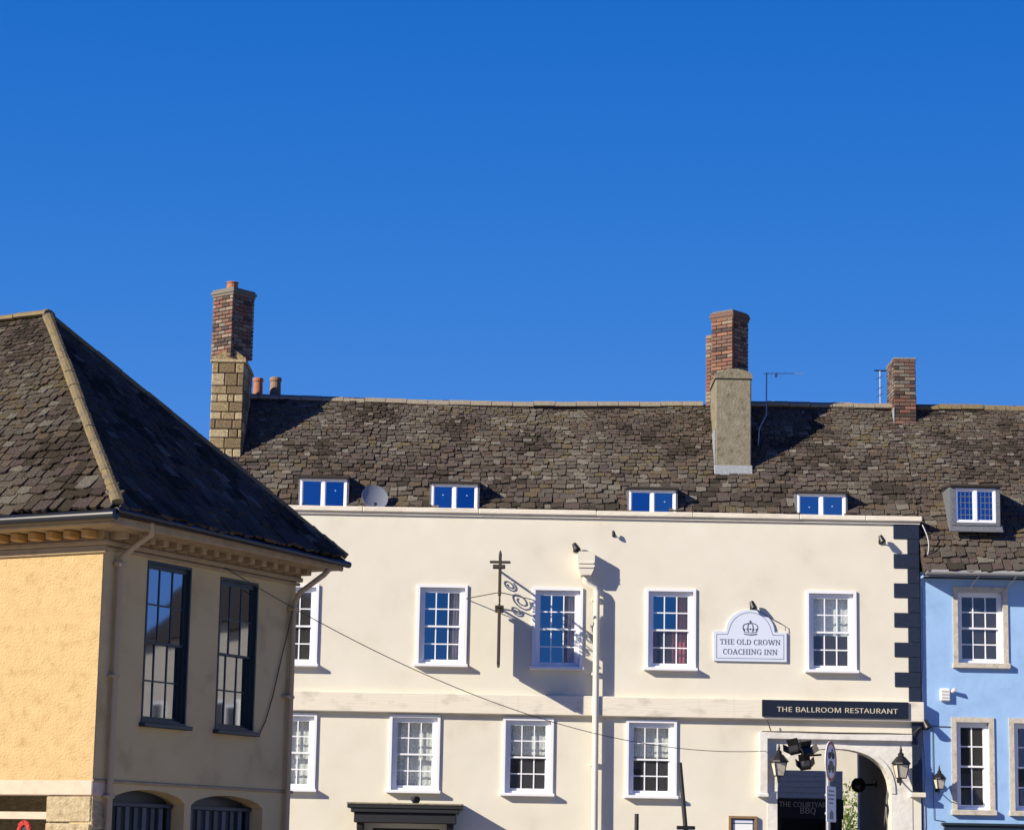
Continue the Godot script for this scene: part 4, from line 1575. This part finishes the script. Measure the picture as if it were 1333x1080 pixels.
	cbox(st, Vector3(LX - .2, 4.0, .06), Vector3(.2, .05, .11), .01)
	obj("downpipe", st, "brown_pipe", th)
	# roof
	var roof := node("roof", th)
	var E := Vector3(-.56, 6.16, .65)
	var ap := Vector3(2.44, 9.86, -3.24)
	var run_x := ap.x - E.x
	var run_z := E.z - ap.z
	var rise := ap.y - E.y
	var vl := Vector3(run_x, rise, 0)
	var ve := Vector3(0, rise, -run_z)
	var long := LZ + 1.26
	var wide := LX + 1.03
	var kick := func(_u: float, vv: float) -> float: return .03 * pow(maxf(0.0, 1.0 - vv / 1.1), 2.0) + .006 * sin(_u * 2.3 + vv * 1.7)
	lay_tiles(roof, E, Vector3.FORWARD, vl.normalized(), vl.length(), func(vv: float) -> Vector2: return Vector2(vv / vl.length() * run_z, long - vv / vl.length() * run_z), Vector2(.21, .065), Vector2(.13, .30), 220, func(u: float, vv: float) -> bool: return u < 2.4 + vv * .55, func(u: float, _v: float) -> bool: return u > 7.5, kick, 3.0, .66)
	lay_tiles(roof, E, Vector3.RIGHT, ve.normalized(), ve.length(), func(vv: float) -> Vector2: return Vector2(vv / ve.length() * run_x, wide - vv / ve.length() * run_x), Vector2(.21, .07), Vector2(.14, .32), 80, func(_u: float, _v: float) -> bool: return true, never, kick, 6.0, .66, .12)
	var c1 := E + Vector3(0, -.02, 0)
	var c2 := Vector3(E.x + wide, c1.y, E.z)
	var c3 := Vector3(E.x + wide, c1.y, E.z - long)
	var c4 := Vector3(E.x, c1.y, E.z - long)
	var a1 := ap + Vector3(0, -.03, 0)
	var a2 := Vector3(ap.x, a1.y, E.z - long + run_z)
	st = S()
	var inside := Vector3(ap.x, 7.0, -4)
	tri(st, c1, c2, a1, inside)
	qd(st, c1, a1, a2, c4, inside)
	qd(st, c2, c3, a2, a1, inside)
	tri(st, c3, c4, a2, inside)
	qd(st, c1, c2, c3, c4, inside)
	obj("roof_boarding", st, "underlay", roof)
	var nl := Vector3(-rise, run_x, 0).normalized()
	var ne := Vector3(0, run_z, rise).normalized()
	ridge_row(roof, "hip_stone", E + Vector3(.0, .15, -.01), ap + Vector3(0, .09, 0), (nl + ne).normalized(), .42, .08, .05, "hip_mortar")
	var nr := Vector3(rise, run_x, 0).normalized()
	ridge_row(roof, "hip_stone", Vector3(c2.x, c2.y + .10, c2.z), ap + Vector3(0, .07, 0), (nr + ne).normalized(), .5, .08, .05, "hip_mortar")
	ridge_row(roof, "ridge_stone", ap + Vector3(0, .05, .08), a2 + Vector3(0, .08, 0), Vector3.UP, .45, .15, .07, "hip_mortar")
	st = S()
	prism(st, PackedVector2Array([Vector2(.1, 5.98), Vector2(LX - .1, 5.98), Vector2(LX + .3, 6.04), Vector2(-.35, 6.04)]), -LZ + .2, .4)
	obj("eaves_board", st, "hall_trim", roof)

	# cable tacked along the shaded wall
	var cb := S()
	var pts := []
	for q in [[4.66, 5.35, .10], [4.62, 5.0, .05], [4.5, 4.6, .03], [4.3, 4.0, .03], [4.12, 3.6, .03], [3.97, 3.40, .03], [3.86, 3.36, .03]]:
		pts.append(hall_point(q[0], q[1], q[2]))
	tube(cb, pts, .009, 5)
	tag(obj("wall_cable", cb, "dark_cable"), "thin dark cable drooping down the shaded town hall wall", "cable")

	# wreaths and fittings in the open ground floor
	var wr := thing("poppy_wreath", "red round wreath low in the dark opening beside the stone pier", "wreath", Transform3D(Basis(Vector3.UP, deg_to_rad(-28.4)).scaled(Vector3.ONE * .62), Vector3(-5.96, 1.86, -30.95)))
	var ws := S()
	for k in 26:
		var an := TAU * k / 26.0
		lathe(ws, [Vector2(.001, .03), Vector2(.05, .028), Vector2(.06, 0), Vector2(.04, -.02), Vector2(.001, -.025)], 7, Transform3D(Basis.from_euler(Vector3(PI / 2 + rng.randf_range(-.4, .4), rng.randf_range(-.4, .4), 0)), Vector3(cos(an) * .12, sin(an) * .12, rng.randf_range(-.02, .02))))
	obj("petals", ws, "wreath_red", wr)
	ws = S()
	lathe(ws, [Vector2(.001, .0), Vector2(.09, .0), Vector2(.09, -.02), Vector2(.001, -.02)], 14, Transform3D(Basis.from_euler(Vector3(PI / 2, 0, 0)), Vector3.ZERO))
	obj("backing", ws, "black_iron", wr)

# ------------------------------------------------------------------ courtyard seen through the arch
func build_courtyard() -> void:
	var b := thing("courtyard_bar", "dark fronted courtyard bar with grey upper wall seen through the arch", "building", at(6.2, 0, -56))
	var st := S()
	bx(st, -1.5, 1.40, 3.06, 3.68, -3.0, 0)
	obj("upper_wall", st, "courtyard_paint", b)
	st = S()
	for k in 5:
		cbox(st, Vector3(-.05, 3.13 + k * .125, .012), Vector3(2.92, .118, .025), .006)
	obj("weatherboard", st, "courtyard_paint", b)
	st = S()
	bx(st, -1.52, 1.42, 2.62, 3.058, -.1, .06)
	obj("fascia", st, "dark_timber", b)
	lettering(b, "THE COURTYARD", 1.15, Vector3(.55, 2.93, .0625), "sign_gold", false)
	lettering(b, "BBQ", .34, Vector3(.62, 2.78, .0625), "sign_gold", false)
	st = S()
	bx(st, -1.5, 1.40, 0, 3.058, -3.0, -2.9)
	obj("rear_panel", st, "dark_timber", b)
	st = S()
	bx(st, 1.3, 1.40, 0, 2.618, -2.899, -.1)
	obj("side_panel", st, "dark_timber", b)
	st = S()
	for x in [-1.45, .0, 1.34]:
		bx(st, x - .05, x + .05, 0, 2.618, -.09, .03)
	bx(st, -1.5, 1.4, 0, 1.1, -.09, -.02)
	obj("bar_front", st, "dark_timber", b)
	var w := thing("courtyard_wall", "sunlit cream wall at the back of the courtyard", "wall", at(8.0, 0, -63))
	st = S()
	bx(st, -7, 5, 0, 7.2, -.4, 0)
	obj("wall_face", st, "cream_render", w)
	st = S()
	bx(st, -7.05, 5.05, 7.2, 7.28, -.45, .06)
	obj("wall_coping", st, "cream_moulding", w)
	# climbing shrub
	var sh := thing("shrub", "sunlit yellow green shrub in the courtyard beyond the arch", "shrub", at(8.35, 0, -60.8))
	st = S()
	tube(st, [Vector3(0, 0, 0), Vector3(.05, .8, .02), Vector3(-.05, 1.8, 0)], .05, 6, .02)
	tube(st, [Vector3(.03, .7, 0), Vector3(.4, 1.6, .1), Vector3(.5, 2.4, .1)], .03, 6, .01)
	tube(st, [Vector3(.0, 1.0, 0), Vector3(-.4, 1.9, .1), Vector3(-.4, 2.7, .1)], .03, 6, .01)
	obj("stem", st, "oak", sh)
	st = S()
	for k in 2600:
		var p := Vector3(rng.randfn(0, .42), 2.0 + rng.randfn(0, .72), rng.randfn(0, .35))
		if p.y < .5 or p.y > 3.75:
			continue
		var bs := Basis.from_euler(Vector3(rng.randf() * TAU, rng.randf() * TAU, rng.randf() * TAU)) * rng.randf_range(.035, .075)
		tri(st, p + bs * Vector3(-.5, 0, 0), p + bs * Vector3(0, 0, 1.2), p + bs * Vector3(0, .2, -.9), p + Vector3(0, -1, 0))
		tri(st, p + bs * Vector3(.5, 0, 0), p + bs * Vector3(0, 0, 1.2), p + bs * Vector3(0, .2, -.9), p + Vector3(0, -1, 0))
	obj("foliage", st, "leaf", sh)
	var gl := thing("globe_lamp", "dark round globe fitting on the passage wall inside the arch", "lamp", at(7.14, 3.20, -50.2))
	st = S()
	lathe(st, [Vector2(.001, -.15), Vector2(.08, -.13), Vector2(.13, -.075), Vector2(.15, 0), Vector2(.13, .075), Vector2(.08, .13), Vector2(.001, .15)], 18)
	obj("globe", st, "black_iron", gl)
	st = S()
	tube(st, [Vector3(.1, 0, 0), Vector3(.36, .02, 0)], .022)
	cbox(st, Vector3(.345, .02, 0), Vector3(.03, .14, .14), .008)
	obj("bracket", st, "black_iron", gl)

# ------------------------------------------------------------------ houses outside the picture that windows mirror
func plain_house(label: String, xf: Transform3D, w: float, dep: float, eave: float, mat: String, cols: int) -> void:
	var h := thing("terraced_house", label, "house", xf)
	var st := S()
	bx(st, -w / 2, w / 2, 0, eave, -dep, 0)
	obj("wall", st, mat, h)
	st = S()
	prism(st, PackedVector2Array([Vector2(.3, eave), Vector2(-dep / 2, eave + dep * .42), Vector2(-dep - .3, eave)]), -w / 2, w / 2, Transform3D(Basis(Vector3(0, 0, 1), Vector3.UP, Vector3(-1, 0, 0)), Vector3.ZERO))
	obj("roof", st, "underlay", h)
	for f in 2:
		for k in cols:
			var x := -w / 2 + w * (k + .5) / cols
			var wn := node("window", h, at(x, 1.1 + f * 2.9, .0))
			st = S()
			ring(st, -.5, .5, 0, 1.6, .07, .07, .07, .07, .001, .06)
			bx(st, -.43, .43, .78, .83, .002, .05)
			obj("frame", st, "white_paint", wn)
			st = S()
			bx(st, -.43, .43, .07, 1.53, .001, .02)
			obj("pane", st, "road_black", wn)

func build_neighbours() -> void:
	plain_house("cream terraced house beyond the blue house", at(17.2, 0, -48.1), 9.0, 7, 7.0, "cream_render", 4)
	plain_house("pale stone terraced house farther along the row", at(27.2, 0, -48.1), 11.0, 7, 7.6, "stone_grey", 4)
	plain_house("stone terraced house across the street facing the inn", at(-9, 0, 14, 180), 13, 8, 5.6, "stone_grey", 4)
	plain_house("cream terraced house across the street facing the arch", at(4, 0, 14, 180), 12.9, 8, 5.9, "cream_render", 4)
	plain_house("white terraced house across the street facing the blue house", at(17, 0, 14, 180), 12.9, 8, 5.7, "white_render", 4)

# ------------------------------------------------------------------ street things and cables
func build_street() -> void:
	# restriction sign seen obliquely
	var r := thing("road_sign", "round red rimmed road sign above a white plate on a grey post", "road sign", at(5.72, 0, -44, 67))
	var st := S()
	tube(st, [Vector3(0, .0, 0), Vector3(0, 3.72, 0)], .038, 10)
	obj("post", st, "steel", r)
	var disc := Transform3D(Basis(Vector3.RIGHT, PI / 2), Vector3(0, 3.41, .055))
	st = S()
	lathe(st, [Vector2(.001, -.012), Vector2(.36, -.012), Vector2(.36, .004), Vector2(.001, .004)], 36, disc)
	obj("disc", st, "road_white", r)
	st = S()
	lathe(st, [Vector2(.30, .0045), Vector2(.30, .008), Vector2(.355, .008), Vector2(.355, .0045)], 36, disc)
	obj("rim", st, "road_red", r)
	st = S()
	# motorcycle over a car
	for s in [-1.0, 1.0]:
		var c := []
		for k in 13:
			c.append(Vector3(s * .12 + .05 * cos(TAU * k / 12.0), 3.51 + .05 * sin(TAU * k / 12.0), .066))
		tube(st, c, .012, 4)
		lathe(st, [Vector2(.001, .0), Vector2(.045, .0), Vector2(.045, .006), Vector2(.001, .006)], 12, Transform3D(Basis(Vector3.RIGHT, PI / 2), Vector3(s * .11, 3.25, .064)))
	prism(st, PackedVector2Array([Vector2(-.12, 3.53), Vector2(-.04, 3.57), Vector2(.03, 3.58), Vector2(.06, 3.64), Vector2(.09, 3.63), Vector2(.12, 3.53), Vector2(.05, 3.50), Vector2(-.03, 3.50)]), .062, .068)
	prism(st, PackedVector2Array([Vector2(-.2, 3.26), Vector2(-.2, 3.33), Vector2(-.12, 3.35), Vector2(-.07, 3.42), Vector2(.07, 3.42), Vector2(.12, 3.35), Vector2(.2, 3.33), Vector2(.2, 3.26)]), .062, .068)
	obj("pictogram", st, "road_black", r)
	st = S()
	cbox(st, Vector3(0, 2.66, .055), Vector3(.60, .62, .016), .004)
	obj("plate", st, "road_white", r)
	st = S()
	for q in [[2.89, .36], [2.82, .44], [2.75, .40], [2.68, .30]]:
		var x: float = -q[1] / 2
		while x < q[1] / 2 - .03:
			var w := rng.randf_range(.02, .035)
			bx(st, x, x + w, q[0] - .012, q[0] + .012, .0632, .066)
			x += w + .014
	prism(st, PackedVector2Array([Vector2(-.12, 2.40), Vector2(.12, 2.40), Vector2(.12, 2.52), Vector2(0, 2.56), Vector2(-.12, 2.50)]), .0632, .066)
	obj("plate_print", st, "plate_ink", r)
	st = S()
	for yy in [3.25, 3.57, 2.5, 2.82]:
		bx(st, -.06, .06, yy - .02, yy + .02, -.04, .046)
	obj("clip", st, "steel", r)

	var p := thing("leaning_pole", "tall dark leaning pole with a small crossbar before the inn", "pole", at(3.50, .1, -46))
	st = S()
	tube(st, [Vector3(.05, 0, 0), Vector3(-.27, 3.32, 0)], .042, 8)
	obj("shaft", st, "dark_timber", p)
	st = S()
	cbox(st, Vector3(-.15, 2.13, .0), Vector3(.34, .07, .12), .012)
	obj("crossbar", st, "black_iron", p)
	st = S()
	lathe(st, [Vector2(.001, .0), Vector2(.2, .0), Vector2(.2, .05), Vector2(.07, .09), Vector2(.06, .3), Vector2(.001, .3)], 14, at(.045, .0, 0))
	obj("foot", st, "black_iron", p)
	p = thing("short_pole", "short dark upright pole beside the leaning pole", "pole", at(2.44, .1, -46))
	st = S()
	tube(st, [Vector3(0, 0, 0), Vector3(0, 2.37, 0)], .04, 8)
	obj("shaft", st, "dark_timber", p)
	st = S()
	lathe(st, [Vector2(.001, .0), Vector2(.2, .0), Vector2(.2, .05), Vector2(.07, .09), Vector2(.06, .3), Vector2(.001, .3)], 14)
	obj("foot", st, "black_iron", p)

	# long cable from the town hall to the arch
	var a := hall_point(2.73, 5.83, .06)
	var e := Vector3(5.05, 3.75, -47.92)
	var cb := S()
	var pts := []
	for k in 33:
		var t := k / 32.0
		pts.append(a.lerp(e, t) - Vector3(0, .72 * 4 * t * (1 - t), 0))
	tube(cb, pts, .0065, 5)
	tag(obj("overhead_cable", cb, "dark_cable"), "long thin cable sagging from the town hall cornice to the arch", "cable")
	cb = S()
	tube(cb, [Vector3(4.95, 4.118, -47.9), Vector3(5.6, 4.125, -47.87), Vector3(6.4, 4.118, -47.87), Vector3(7.3, 4.125, -47.87), Vector3(7.86, 4.118, -47.9), Vector3(8.02, 4.25, -47.94)], .013, 5)
	tube(cb, [Vector3(5.12, 4.14, -47.87), Vector3(5.05, 4.34, -47.84)], .012, 5)
	tag(obj("wall_cable", cb, "dark_cable"), "dark cable lying along the hood moulding above the arch", "cable")
